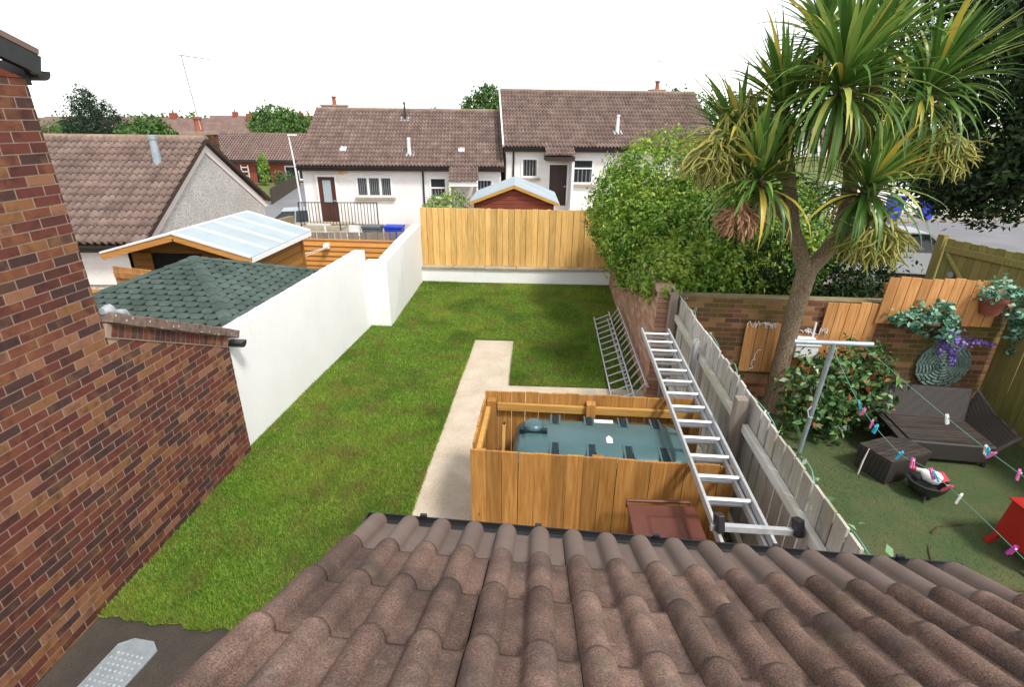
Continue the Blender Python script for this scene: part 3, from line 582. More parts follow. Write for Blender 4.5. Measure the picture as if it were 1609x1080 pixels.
ladder('aluminium_ladder', 'aluminium ladder lying on the lawn edge along the pale brick wall, outer one', (1.20, 7.12, .11), (1.17, 10.98, .11), (.92, 0, .42), .34, 14, (.022, .045), .013, 1)
ladder('aluminium_ladder', 'aluminium ladder propped steeply against the pale brick wall, inner one', (1.43, 7.15, .21), (1.40, 10.9, .21), (.55, 0, .83), .36, 14, (.022, .045), .013, 1)
s = thing('concrete_slab', 'grey concrete slab on edge beside loose bricks under the ladder', 'slab', (1.55, 3.7, 0)); m = MB(); m.beam((1.705, 3.1, .2), (1.705, 4.35, .2), .035, .46); m.build('slab', 'coping', s, bevel=.006)
for i in range(18):
    m = MB(); m.box((1.778+rnd.uniform(-.006, .006), 3.2+.225*(i % 6), .022+.07*(i//6)), (.095, .215, .065), Matrix.Rotation(rnd.uniform(-.04, .04), 3, 'Z')); o = m.build('brick', 'brick', None, bevel=.004); tag(o, 'loose red brick stacked between the grey concrete slab and the fence', 'brick', 'bricks beside the slab')

# ------------------------------------------------------------------ foreground roof of our own extension
def tile_mesh(name, wd, L, nroll, h, th, seg, fine=False, pan=.38):
    m = MB(); prof = []
    for k in range(nroll):
        for i in range(seg):
            f = i/seg; u = (k+f)*wd/nroll; q = (f-pan)/(1-pan-.02)
            if fine and 0 <= q <= 1: q = .5-.5*math.cos(math.pi*q); 
            z = h*math.sqrt(max(0, 1-(2*q-1)**2))**(1.0 if fine else .9) if 0 < q < 1 else 0
            if fine and q < 0: z = .004*abs(2*f/pan-1)**6
            prof.append((u if q < 0 or not fine else (k+pan+(1-pan-.02)*q)*wd/nroll, z))
    prof.append((wd-.002, 0)); n = len(prof); rows = [0, .06*L, L] if fine else [0, L]; vs = []
    for v in rows:
        for u, z in prof: vs.append((u, v, z+th*(1-v/L)+(-.004 if (fine and v == 0) else 0)))
    for u, z in prof: vs.append((u, 0.0, z-.004))
    nr_ = len(rows); fs = [(r*n+i, r*n+i+1, (r+1)*n+i+1, (r+1)*n+i) for r in range(nr_-1) for i in range(n-1)]+[(nr_*n+i, nr_*n+i+1, i+1, i) for i in range(n-1)]
    m.add(vs, fs, 0); me = m.mesh(name); me.polygons.foreach_set('use_smooth', [i < (nr_-1)*(n-1) for i in range(len(fs))]); return me
def our_roof():
    t = thing('lean_to_extension', 'single storey lean-to with large brown roll tiles and black gutter', 'building', (.5, 0, 0)); pt = R(26.5); xl, xr = -.76, 1.84; ye, ze = 1.80, 2.235
    S = Vector((.012, -math.cos(pt), math.sin(pt))).normalized(); U = Vector((-1, .058, 0)).normalized(); N = U.cross(S).normalized(); U = S.cross(N)
    O = Vector((xr, ye, ze)); tw = .29; rows = 7; g = .335; big = tile_mesh('roof_tile', tw, g+.05, 2, .047, .019, 18, True); mats = []
    first = []
    for j in range(rows):
        for i in range(9):
            M = Matrix((U, S, N)).transposed().to_4x4(); P = O+U*(i*tw+.0)+S*(j*g)+N*(.012+rnd.uniform(-.002, .002)); M = Matrix.Translation(P) @ M @ Matrix.Rotation(rnd.uniform(-.004, .004), 4, 'Z'); (first if j == 0 else mats).append(M)
    place(t, 'roof_tile', big, mats, 'tile'); b2 = big.copy(); b2.materials.clear(); place(t, 'eave_tile', b2, first, 'tile_smooth')
    m = MB(); a = O-N*.012+U*.01+S*.03; b = a+U*(9*tw-.02); m.prism([a, b, b+S*(rows*g), a+S*(rows*g)], -N*.05); m.build('roof_deck', 'browntrim', t)
    # verge mortar, gutter, fascia, walls
    for u in (0.0, 9*tw): m = MB(); p = O+U*(u-.0)-N*.03; m.beam(p+S*.02, p+S*(rows*g-.05), .035, .07, N); m.build('verge', 'mortar', t)
    m = MB(); gx0, gx1 = xl-.03, xr+.02; R0 = .06
    outer = [(R0*math.cos(q), R0*math.sin(q)) for q in [math.pi+math.pi*i/12 for i in range(13)]]; inner = [((R0-.005)*math.cos(q), (R0-.005)*math.sin(q)) for q in [2*math.pi-math.pi*i/12 for i in range(13)]]
    sec = outer+inner; c1 = O+Vector((.03, .055, -.012)); c0 = c1+U*(9*tw+.07)
    n = len(sec); vs = [c+Vector((0, dy, dz)) for c in (c0, c1) for dy, dz in sec]; m.add(vs, [(i, (i+1) % n, n+(i+1) % n, n+i) for i in range(n)]); gut = m.build('gutter', 'blackp', t)
    m = MB(); m.prism([c0+Vector((.002, y, z)) for y, z in outer], Vector((.006, 0, 0))); m.build('gutter_end', 'blackp', gut)
    for k in range(5): m = MB(); p = c0.lerp(c1, .1+.2*k); m.box(p+Vector((0, .058, .004)), (.03, .016, .02)); m.build('gutter_clip', 'blackp', gut)
    m = MB(); p = O+Vector((-.02, -.04, -.11)); m.beam(p, p+U*(9*tw-.04), .025, .18); m.build('fascia', 'browntrim', t)
    m = MB(); m.b2((xl+.12, -.2, -.3), (xr-.24, ye-.2, ze-.15)); m.build('wall', 'redbrickfar', t)
our_roof()
# the perforated strip on the paving by the house
s = thing('perforated_plate', 'galvanised perforated metal plate lying on the dark paving by the brick house', 'plate', (-3.2, 2.6, 0)); M = frame((-3.27, 2.56, -.037), -8)
m = MB(M); m.prism([(-.17, -.5, 0), (.17, -.5, 0), (.18, .22, .02), (.09, .28, .022), (-.09, .27, .022), (-.18, .2, .02)], (0, 0, .012)); pl = m.build('plate', 'galv', s)
m = MB(M)
for i in range(7):
    for j in range(14):
        x, y = -.135+i*.045+(.022 if j % 2 else 0), -.46+j*.046
        if x < .155: m.lathe((x, y, .014+.02*max(0, (y+.5)/.72)), [(.013, 0), (.009, .004)], 6)
m.build('raised_holes', 'lead', pl, kind='stuff')

# ================================================================== LEFT NEIGHBOUR'S GARDEN
def gazebo():
    t = thing('garden_gazebo', 'timber garden shelter with green hexagon shingle hip roof behind the white wall', 'gazebo', (-5.3, 7.4, -.08))
    xr, xl, yn, yf, ez = -3.98, -7.0, 5.95, 9.0, 1.46; A = Vector((-5.35, 7.42, 2.055)); cs = [Vector((xr, yn, ez)), Vector((xr, yf, ez)), Vector((xl, yf, ez)), Vector((xl, yn, ez))]
    m = MB(); m.add([c-Vector((0, 0, .012)) for c in cs]+[A-Vector((0, 0, .012))], [(0, 1, 4), (1, 2, 4), (2, 3, 4), (3, 0, 4), (3, 2, 1, 0)]); m.build('roof_deck', 'shinglebase', t)
    for i0, i1 in ((0, 1), (3, 0), (1, 2), (2, 3)):
        a, b = cs[i0], cs[i1]; U = (b-a).normalized(); W = (b-a).length; d = A-a; V = d-U*d.dot(U); Hh = V.length; V.normalize(); ua = d.dot(U); polys = []; tw, rh = .19, .115
        for r in range(int(Hh/rh)+2):
            for k in range(-1, int(W/tw)+2):
                u = k*tw+(tw/2 if r % 2 else 0); v = r*rh; p = [(u+.045, v), (u+tw-.045, v), (u+tw-.004, v+rh*.5), (u+tw-.004, v+rh*1.05), (u+.004, v+rh*1.05), (u+.004, v+rh*.5)]
                p = clip(p, 0, -1, 0.0); p = clip(p, -Hh, ua, -.06*Hh) if p else p; p = clip(p, Hh, W-ua, Hh*(W-.06)) if p else p
                if p: polys.append(p)
        vis = (i0, i1) in ((0, 1), (3, 0)); place_polys(t, 'shingle', polys, a, U, V, .008, 'shingle', 150 if vis else 0, .003, .01)
    for c in cs:
        d = A-c; n = 11; ah = Vector((d.x, d.y, 0)).normalized(); side = Vector((-ah.y, ah.x, 0))
        for k in range(n):
            p = c+d*(k/n); q = c+d*((k+1.12)/n); up_ = Vector((0, 0, 1)); m = MB(); m.add([p+side*.085+up_*.0, p+up_*.032, p-side*.085, q+side*.085-up_*.012, q+up_*.018, q-side*.085-up_*.012], [(0, 1, 4, 3), (1, 2, 5, 4), (0, 2, 1)]); m.build('hip_cap', 'shingle', t)
    m = MB(); m.lathe(A+Vector((0, 0, -.015)), [(.13, -.03), (.08, .025), (.02, .04)], 8); m.build('apex_cap', 'shingle', t)
    for c in cs: m = MB(); q = c+(A-c)*.08; m.box((q.x, q.y, .69), (.09, .09, 1.53)); m.build('post', 'orange', t)
    for i in range(4): m = MB(); m.beam(cs[i]-Vector((0, 0, .05)), cs[(i+1) % 4]-Vector((0, 0, .05)), .03, .08); m.build('eaves_board', 'summer', t)
gazebo()
def summerhouse():
    t = thing('summerhouse', 'orange timber summerhouse with pale sheet roof and open plank door', 'summerhouse', (-6, 9, -.08)); x0, x1, y0, y1, e, rz, xm = -7.36, -4.80, 8.02, 10.24, 1.90, 2.25, -6.05
    m = MB(); m.b2((x0+.2, y1-.2, -.08), (x1-.12, y1-.12, e)); m.b2((x0+.2, y0+.3, -.08), (x0+.26, y1-.2, e-.02)); m.b2((x1-.30, y0+.3, -.08), (x1-.16, y1-.2, e-.06)); m.prism([(x0+.2, y0+.34, e-.03), (x1-.16, y0+.34, e-.03), (xm, y0+.34, rz-.06)], (0, .04, 0)); m.build('frame_wall', 'summer', t)
    for k in range(15): m = MB(); m.b2((x1-.16, y0+.3, -.07+k*.127), (x1-.14+.012*(k % 2)*0, y1-.12, .05+k*.127)); m.build('side_board', 'summer', t)
    for k in range(9):
        for xa, xb in ((x0+.2, -6.75), (-5.85, x1-.16)): m = MB(); m.b2((xa, y0+.3, .75+k*.125), (xb, y0+.318, .87+k*.125)); m.build('front_board', 'summer', t)
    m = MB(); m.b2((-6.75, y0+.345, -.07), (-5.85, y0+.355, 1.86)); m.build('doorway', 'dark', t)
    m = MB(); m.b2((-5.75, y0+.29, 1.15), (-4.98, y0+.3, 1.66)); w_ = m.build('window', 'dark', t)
    for k in range(4): m = MB(); x = -5.76+k*.26; m.b2((x, y0+.27, 1.12), (x+.03, y0+.289, 1.68)); m.build('glazing_bar', 'summer', w_)
    dr = thing('plank_door', 'open ledged orange plank door swung out in front of the summerhouse', 'door', (-7.0, 8.2, -.08)); M = frame((-7.22, 8.0, -.07), -12)
    for k in range(6): m = MB(M); m.b2((k*.135, 0, 0), (k*.135+.13, .022, 1.78)); m.build('plank', 'orange', dr)
    for z in (.3, 1.0, 1.6): m = MB(M); m.b2((.02, -.025, z), (.79, -.001, z+.1)); m.build('ledge', 'orange', dr)
    m = MB(M); m.beam((.08, -.013, .4), (.74, -.013, 1.02), .024, .09, (0, -1, 0)); m.build('brace', 'orange', dr)
    th = .03; n = 4
    for s, xa in ((1, x1), (-1, x0)):
        for k in range(n):
            ya = y0+(y1-y0)*k/n+.004; yb = y0+(y1-y0)*(k+1)/n-.004; m = MB(); m.prism([(xm, ya, rz), (xa, ya, e), (xa, yb, e), (xm, yb, rz)][::s], (0, 0, th)); m.build('roof_sheet', 'felt', t)
        for k in range(n+1):
            y = y0+(y1-y0)*k/n; m = MB(); m.beam((xm, y, rz+th+.012), (xa, y, e+th+.012), .05, .022); m.build('roof_batten', 'trim', t)
        m = MB(); m.beam((xm, y0-.015, rz-.03), (xa, y0-.015, e-.03), .028, .11); m.build('bargeboard', 'orange_x', t)
        m = MB(); m.beam((xm, y0-.03, rz+.035), (xa, y0-.03, e+.035), .02, .03); m.build('verge_trim', 'trim', t)
        m = MB(); m.b2((xa-.012, y0, e-.06), (xa+.012, y1, e+.012)); m.build('eaves_trim', 'trim', t)
    for k in range(7):
        f = thing('cladding_board', 'orange horizontal board of the low screen behind the plank door', 'board', (-7.9, 8.6, 0), 'boards of the low screen') if 0 else None
summerhouse()
def orange_fence():
    t = thing('clad_fence', 'orange horizontally clad fence holding a clothes line reel', 'fence', (-5, 12, -.08))
    for k in range(12): m = MB(); z = -.06+k*.118; m.prism([(-6.6, 11.975, z), (-6.6, 12.02, z), (-6.6, 12.02, z+.112), (-6.6, 12.004, z+.112)], (3.05, 0, 0)); m.build('board', 'orange_x', t)
    for x in (-6.5, -5.1, -3.65): m = MB(); m.b2((x-.04, 12.03, -.08), (x+.04, 12.11, 1.36)); m.build('post', 'orange', t)
    m = MB(); m.b2((-6.6, 11.98, 1.362), (-3.55, 12.06, 1.39)); m.build('cap_rail', 'orange_x', t)
    t2 = thing('clad_fence', 'short orange clad screen by the white corner of the pebbledash house', 'fence', (-7.9, 8.4, -.08))
    for k in range(12): m = MB(); z = -.06+k*.105; m.b2((-9.2, 8.3, z), (-7.0, 8.32+.004*(k % 2), z+.1)); m.build('board', 'orange_x', t2)
    r = thing('line_reel', 'white clothes line reel fixed on the orange clad fence', 'reel', (-5.25, 11.95, 1.2)); m = MB(); m.b2((-5.31, 11.88, 1.17), (-5.19, 11.995, 1.31)); m.build('case', 'wplastic', r, bevel=.02); m = MB(); m.tube([(-5.3, 11.87, 1.24), (-5.2, 11.87, 1.24)], .04, 12); m.build('drum', 'wplastic', r)
    for k, (dx, e) in enumerate((((-.02), (-6.4, 8.42, 1.55)), (.03, (-6.2, 8.42, 1.42)))):
        c = MB(); a = Vector((-5.25+dx, 11.87, 1.22)); b = Vector(e); c.tube([a.lerp(b, f)-Vector((0, 0, .12*4*f*(1-f))) for f in [i/10 for i in range(11)]], .008, 5); o = c.build('clothes_line', 'cord'); tag(o, ('upper', 'lower')[k]+' white clothes line stretched from the reel to the summerhouse', 'line', 'lines from the reel')
    pk = thing('picket_fence', 'weathered grey picket fence behind the orange clad fence', 'fence', (-6, 16, -.1)); m = MB(); m.box((0, 0, .4), (.17, .02, .8)); me = m.mesh('picket'); mats = []
    for i in range(22): f = i/21; mats.append(Matrix.Translation((-8.3+4.2*f, 16.2-.1*f, -.14+.14*f+rnd.uniform(-.01, .01))) @ Matrix.Rotation(rnd.uniform(-.02, .02), 4, 'Y'))
    place(pk, 'picket', me, mats, 'greyfence', 300); m = MB(); m.beam((-8.4, 16.23, .4), (-4.0, 16.14, .5), .05, .08); m.build('rail', 'greyfence', pk)
    h = thing('washing_post', 'white T-shaped washing post behind the grey picket fence', 'post', (-7.55, 17.2, -.1)); m = MB(); m.tube([(-7.55, 17.2, -.12), (-7.55, 17.2, .72)], .04, 8); m.build('pole', 'wplastic', h); m = MB(); m.box((-7.75, 17.2, .75), (.8, .05, .05)); m.build('crossbar', 'wplastic', h)
    for nm, lb, mt, x, y in (('storage_box', 'blue plastic recycling box behind the grey picket fence', 'blue', -5.15, 17.1), ('storage_box', 'grey plastic recycling box beside the blue box', 'greybox', -5.85, 17.0)):
        b = thing(nm, lb, 'box', (x, y, -.1)); m = MB(); m.add([(x-.22, y-.15, -.12), (x+.22, y-.15, -.12), (x+.22, y+.15, -.12), (x-.22, y+.15, -.12), (x-.29, y-.2, .74), (x+.29, y-.2, .74), (x+.29, y+.2, .74), (x-.29, y+.2, .74)], [(3, 2, 1, 0), (0, 1, 5, 4), (1, 2, 6, 5), (2, 3, 7, 6), (3, 0, 4, 7), (4, 5, 6, 7)]); m.build('tub', mt, b); m = MB(); m.b2((x-.31, y-.22, .742), (x+.31, y+.22, .80)); m.build('rim', mt, b)
    w_ = thing('plastic_chair', 'white plastic garden seat standing before the roughcast bungalow', 'seat', (-6.9, 17.6, -.1)); m = MB(); m.b2((-6.95, 17.45, .3), (-6.55, 17.75, .35)); m.build('seat', 'wplastic', w_)
    m = MB(); m.b2((-6.93, 17.72, .351), (-6.57, 17.75, .66)); m.build('backrest', 'wplastic', w_)
    for dx in (-.22, .22):
        for dy in (-.16, .16): m = MB(); m.tube([(-6.75+dx*.7, 17.6+dy*.7, -.12), (-6.75+dx*.7, 17.6+dy*.7, .3)], .025, 6); m.build('leg', 'wplastic', w_)
orange_fence()

# ================================================================== BUNGALOWS
far_tile = {}
def tiled_slope(t, O, U, S, W, L, rows, mat='ftile', limit=300):
    O, U, S = Vector(O), Vector(U).normalized(), Vector(S).normalized(); N = U.cross(S); g = L/rows; k = round(g, 3); n = int(round(W/.302)); tw = W/n
    key = (k, round(tw, 4)); me = far_tile.setdefault(key, tile_mesh('roof_tile', tw, g+.045, 2, .064, .036, 6)); M0 = Matrix((U, S, N)).transposed().to_4x4()
    place(t, 'roof_tile', me, [Matrix.Translation(O+U*(i*tw)+S*(j*g)+N*.02) @ M0 for j in range(rows) for i in range(n)], mat, limit)
def window(t, M, x0, x1, z0, z1, y, nl=2, slats=True, transom=None, lab=None):
    f = MB(M); b = .085
    f.b2((x0, y-.05, z0), (x0+b, y, z1)); f.b2((x1-b, y-.05, z0), (x1, y, z1)); f.b2((x0+b, y-.05, z0), (x1-b, y, z0+b)); f.b2((x0+b, y-.05, z1-b), (x1-b, y, z1))
    for k in range(1, nl): xx = x0+(x1-x0)*k/nl; f.b2((xx-.05, y-.05, z0+b), (xx+.05, y, z1-b))
    if transom: f.b2((x0+b, y-.052, transom-.03), (x1-b, y-.001, transom+.03))
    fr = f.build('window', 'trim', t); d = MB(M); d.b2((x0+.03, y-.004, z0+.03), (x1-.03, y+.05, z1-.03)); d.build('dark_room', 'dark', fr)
    for k in range(nl):
        a = x0+(x1-x0)*k/nl+.05; c = x0+(x1-x0)*(k+1)/nl-.05; p = MB(M); p.b2((a, y-.026, z0+.05), (c, y-.022, z1-.05)); p.build('pane', 'glass', fr)
        if slats:
            n = 5
            for q in range(n):
                p = MB(M); xx = a+(c-a)*(q+.5)/n; p.b2((xx-.022, y-.014, z0+.06), (xx+.022, y-.010, (transom or z1)-.06)); p.build('blind_slat', 'trim', fr)
    s = MB(M); s.b2((x0-.08, y-.12, z0-.09), (x1+.08, y+.01, z0-.005)); s.build('sill', 'coping', fr)
def bungalow(name, label, O, ang, W, D, ez, rise, fz, rows, wallmat, limit=300):
    M = frame((O[0], O[1], 0), ang); t = thing(name, label, 'house', (O[0], O[1], fz)); X = lambda *p: M @ Vector(p); U = (M.to_3x3() @ Vector((1, 0, 0))); L = math.hypot(D/2, rise); V = M.to_3x3() @ Vector((0, D/2, rise))
    wy = .32; a = rise/(D/2); m = MB(M); zt = ez+a*wy-.1
    m.b2((.12, wy, fz), (W-.12, D-wy, zt)); m.build('wall', wallmat, t)
    m = MB(M); m.prism([(.125, wy, zt+.002), (.125, D-wy, zt+.002), (.125, D/2, ez+rise-.1)], (W-.25, 0, 0)); m.build('gable', wallmat, t)
    m = MB(M); m.add([(0, 0, ez-.02), (W, 0, ez-.02), (W, D/2, ez+rise-.02), (0, D/2, ez+rise-.02), (W, D, ez-.02), (0, D, ez-.02)], [(0, 1, 2, 3), (3, 2, 4, 5)]); o = m.build('roof_deck', 'dtile', t)
    tiled_slope(t, X(0, -.05, ez-.05*a), U, V, W, L+.02, rows, 'ftile', limit)
    S2 = M.to_3x3() @ Vector((0, -D/2, rise)); tiled_slope(t, X(W, D+.05, ez-.05*a), -U, S2, W, L+.02, rows, 'ftile', 0)
    n = int(W/.46); m = MB(M); m.prism([(0, D/2+.12*math.cos(q), ez+rise-.02+.11*math.sin(q)) for q in [math.pi*i/6 for i in range(7)]], (W/n-.008, 0, 0)); me = m.mesh('ridge_tile', X(0, D/2, ez+rise)); place(t, 'ridge_tile', me, [Matrix.Translation(X(W*i/n, D/2, ez+rise)) for i in range(n)], 'ridge')
    m = MB(M); m.b2((.0, .02, ez-.2), (W, .05, ez-.01)); m.build('fascia', 'browntrim', t); m = MB(M); m.b2((.05, .05, ez-.2), (W-.05, wy, ez-.18)); m.build('soffit', 'browntrim', t)
    m = MB(M); m.prism([(0, -.05+.055*math.cos(q), ez-.03+.055*math.sin(q)) for q in [math.pi+math.pi*i/8 for i in range(9)]], (W, 0, 0)); m.build('gutter', 'blackp', t)
    return t, M
def chimney(t, M, x, y, z0, z1, sx=.62, sy=.62, pots=1):
    c = thing; m = MB(M); m.b2((x-sx/2, y-sy/2, z0), (x+sx/2, y+sy/2, z1)); s = m.build('chimney', 'mortar', t)
    h = 0; q = z0
    m = MB(M)
    while q < z1-.07:
        for k in range(3): m.b2((x-sx/2-.012, y-sy/2-.012+k*sy/3, q), (x+sx/2+.012, y-sy/2-.012+(k+1)*sy/3-.01, q+.065))
        q += .075
    m.build('brick_courses', 'brick', s, kind='stuff'); m = MB(M); m.b2((x-sx/2-.05, y-sy/2-.05, z1), (x+sx/2+.05, y+sy/2+.05, z1+.07)); m.build('cap', 'mortar', s)
    for k in range(pots): m = MB(M); m.lathe((x+(k-(pots-1)/2)*.3, y, z1+.07), [(.12, 0), (.1, .06), (.09, .3), (.12, .31), (.12, .37)], 14); m.build('pot', 'terracotta', s, True)
def flue(t, M, x, y, z, h, mat='galv', r=.055, tilt=0):
    m = MB(M); m.box((x, y-.02, z-.02), (.42, .36, .03), Matrix.Rotation(R(28), 3, 'X')); b = m.build('flue_flashing', 'lead', t); m = MB(M); m.tube([(x, y, z-.1), (x, y, z+h)], [r*1.5, r], 10); m.tube([(x, y, z+h), (x, y, z+h+.09)], r*1.3, 10); m.build('flue_pipe', mat, b, True)
def aerial(t, M, x, y, z, h, lean=.1, arm=.7):
    m = MB(M); m.tube([(x, y, z), (x-lean, y, z+h)], .02, 6); a = m.build('aerial_mast', 'lead', t); m = MB(M); m.tube([(x-lean-.15, y, z+h), (x-lean+arm, y, z+h-.12)], .012, 5)
    for k in range(8): q = x-lean+arm*k/8; m.tube([(q, y-.16, z+h-.12*k/8), (q, y+.16, z+h-.12*k/8)], .007, 4)
    m.build('aerial_elements', 'lead', a)
# pebbledash house whose gable faces our garden
W_ = 7.2; ang = 5.6; Ox, Oy = -8.40-W_*math.cos(R(ang)), 10.26-W_*math.sin(R(ang))
t, M = bungalow('bungalow', 'pebbledash bungalow with pale banded gable behind the timber summerhouse', (Ox, Oy), ang, W_, 6.6, 1.57, 1.93, -1.6, 15, 'pebble')
m = MB(M); a = 1.93/3.3
for s in (0, 1):
    y = lambda v: v if s == 0 else 6.6-v
    m = MB(M); m.prism([(W_-.118, y(.02), 1.40), (W_-.118, y(.30), 1.40), (W_-.118, y(3.3), 3.18), (W_-.118, y(3.3), 3.42)], (.02, 0, 0)); m.build('gable_band', 'band', t)
    m = MB(M); m.beam((W_-.04, y(0), 1.56), (W_-.04, y(3.3), 3.47), .11, .07); m.build('verge', 'browntrim', t)
m = MB(M); m.tube([(W_-.13, .95, 1.32), (W_-.06, .95, 1.32)], .05, 10); m.tube([(W_-.06, .95, 1.32), (W_-.05, .95, 1.2)], .03, 8); m.build('wall_vent', 'blackp', t)
m = MB(M); m.b2((W_-2.2, .28, .6), (W_-.1, .315, 1.38)); m.build('front_band', 'rough', t)
flue(t, M, W_-.75, 2.35, 2.97, .55, 'galv', .075); chimney(t, M, W_-.62, 4.25, 2.6, 3.58, .62, .6); aerial(t, M, W_-.55, 4.2, 3.7, 1.75, .12, .9)
# roughcast bungalow
t, M = bungalow('bungalow', 'pale roughcast bungalow with brown door and porch roof behind the pine fence', (-10.55, 22.0), 8, 8.55, 8.1, 2.22, 2.2, -1.6, 15, 'rough'); wy = .32
def door(t, M, x0, x1, z0, z1, y, mat='door', glass=None):
    m = MB(M); m.b2((x0-.07, y-.06, z0), (x0, y, z1+.07)); m.b2((x1, y-.06, z0), (x1+.07, y, z1+.07)); m.b2((x0, y-.06, z1), (x1, y, z1+.07)); m.build('door_frame', 'trim', t)
    m = MB(M); m.b2((x0, y-.035, z0), (x1, y, z1)); d = m.build('door', mat, t)
    if glass: m = MB(M); m.b2((x0+.18, y-.045, glass[0]), (x1-.18, y-.036, glass[1])); m.build('door_glass', 'felt', d)
    if glass:
        for k in (0, 1): m = MB(M); q = x0+.1+k*(x1-x0-.2)/2; m.b2((q+.03, y-.045, z0+.15), (q+(x1-x0-.2)/2-.03, y-.036, glass[0]-.2)); m.build('door_panel', mat, d)
    m = MB(M); m.box((x1-.08, y-.06, (z0+z1)/2-.05), (.1, .03, .03)); m.build('handle', 'alu', d)
door(t, M, .72, 1.42, -.1, 1.76, wy, 'door', (.72, 1.62))
m = MB(M); m.b2((.5, wy-.012, -.2), (.6, wy, 2.0)); m.b2((.6, wy-.012, 1.86), (2.0, wy, 2.05)); m.build('surround_band', 'band', t)
window(t, M, 2.28, 3.82, .93, 1.80, wy, 3, True); window(t, M, 5.36, 6.12, .88, 1.78, wy, 1, True, 1.33); window(t, M, 7.3, 8.1, .95, 1.72, wy, 1, True)
m = MB(M); m.tube([(5.12, .22, 2.1), (5.12, wy-.04, 1.95), (5.12, wy-.04, -.2)], .04, 8); m.build('downpipe', 'blackp', t)
S = M.to_3x3() @ Vector((0, 4.05, 2.2)); U = M.to_3x3() @ Vector((1, 0, 0)); tiled_slope(t, M @ Vector((6.25, -.92, 1.70)), U, S, 1.21, 1.0, 4)
m = MB(M); m.b2((6.27, -.86, 1.52), (7.44, -.82, 1.68)); m.b2((6.27, -.82, -.2), (6.33, wy, 1.66)); m.b2((7.38, -.82, -.2), (7.44, wy, 1.66)); m.build('porch', 'rough', t)
m = MB(M); m.b2((1.62, wy-.09, 1.86), (1.8, wy-.001, 2.02)); m.build('alarm_box', 'pine', t)
for x, y, z in ((1.75, 1.0, 2.80), (6.75, 1.0, 2.80)): m = MB(M); m.box((x, y, z), (.26, .3, .14), Matrix.Rotation(R(28), 3, 'X')); m.build('roof_vent', 'trim', t, bevel=.01)
flue(t, M, 4.55, .75, 2.68, .55, 'trim', .06); flue(t, M, 4.15, 3.3, 4.06, .6, 'blackp', .04); chimney(t, M, .75, 4.5, 3.6, 4.55, 1.1, .6); aerial(t, M, 1.35, 4.4, 4.4, 1.25, .12, .5)
rl = thing('railing', 'black metal railing on the step before the brown bungalow door', 'railing', (-8, 21, -.25)); m = MB()
a, b = Vector((-9.9, 20.4, 0)), Vector((-6.9, 20.8, 0))
for z in (.98, .12): m = MB(); m.beam(a+Vector((0, 0, z)), b+Vector((0, 0, z)), .03, .03); m.build('rail', 'blackm', rl)
for i in range(25): m = MB(); p = a.lerp(b, i/24); m.tube([p+Vector((0, 0, -.2 if i % 12 == 0 else .12)), p+Vector((0, 0, .98))], .014 if i % 12 else .025, 5); m.build('bar', 'blackm', rl)
m = MB(); m.b2((-10.4, 20.5, -.22), (-8.4, 22.2, -.06)); o = m.build('doorstep', 'coping', None); tag(o, 'grey concrete doorstep under the brown bungalow door', 'step')
# upper bungalow
t, M = bungalow('bungalow', 'higher pale bungalow with dark door and small tiled porch beside the hedge', (-2.10, 23.25), 8, 9.3, 8.1, 3.02, 2.3, -1.6, 15, 'rough')
door(t, M, 1.98, 2.74, .6, 2.3, wy, 'browntrim'); window(t, M, .75, 1.5, 1.75, 2.58, wy, 1, True); window(t, M, 2.92, 3.9, 1.5, 2.56, wy, 1, True, 2.16)
m = MB(M); m.tube([(.42, wy-.04, 2.9), (.42, wy-.04, -.2)], .04, 8); m.build('downpipe', 'blackp', t)
S = M.to_3x3() @ Vector((0, 4.65, 2.3)); U = M.to_3x3() @ Vector((1, 0, 0)); tiled_slope(t, M @ Vector((1.7, -.65, 2.72)), U, S, 1.21, .85, 3)
m = MB(M); m.b2((1.72, -.6, 2.5), (2.9, wy, 2.68)); m.build('porch', 'browntrim', t); m = MB(M); m.b2((2.80, -.55, -.2), (2.9, wy-.01, 2.5)); m.build('porch_post', 'trim', t)
m = MB(M); m.beam((-.03, .0, 3.05), (-.03, 4.05, 5.3), .06, .1); m.build('verge', 'trim', t); flue(t, M, 4.95, .95, 3.62, .6, 'trim', .06)
chimney(t, M, 7.6, 4.4, 4.7, 5.42, .6, .6); aerial(t, M, 7.35, 4.2, 5.2, 1.5, -.15, .3)
# red brown shed behind the pine fence
def red_shed():
    t = thing('garden_shed', 'red brown board shed with pale felt roof behind the pine fence', 'shed', (-1, 16.5, -.12)); M = frame((-2.3, 15.2, -.12), 3); w2 = 2.42; e = 1.98; rz = 2.46; d = 2.5
    m = MB(M); m.b2((.08, .06, 0), (w2-.08, d-.1, e)); m.prism([(.08, .06, e+.002), (w2-.08, .06, e+.002), (w2/2, .06, rz-.04)], (0, d-.16, 0)); m.build('wall', 'shedred', t)
    for k in range(20):
        z = .02+k*.12; 
        if z > rz-.16: break
        h = .112; hw = w2/2-.07 if z+h < e else max(.05, (w2/2-.07)*(rz-.03-z-h)/(rz-.03-e)); m = MB(M); m.b2((w2/2-hw, .035, z), (w2/2+hw, .059, z+h)); m.build('front_board', 'shedred', t)
    for s, x in ((1, w2+.06), (-1, -.06)):
        m = MB(M); m.prism([(w2/2, -.06, rz), (x, -.06, e), (x, d, e), (w2/2, d, rz)][::s], (0, 0, .03)); m.build('roof_sheet', 'felt', t); m = MB(M); m.beam((w2/2, -.075, rz-.03), (x, -.075, e-.03), .024, .08); m.build('bargeboard', 'amber_y', t)
        m = MB(M); m.b2((x-.02, -.06, e-.055), (x+.02, d, e-.002)); m.build('eaves_board', 'trim', t)
red_shed()

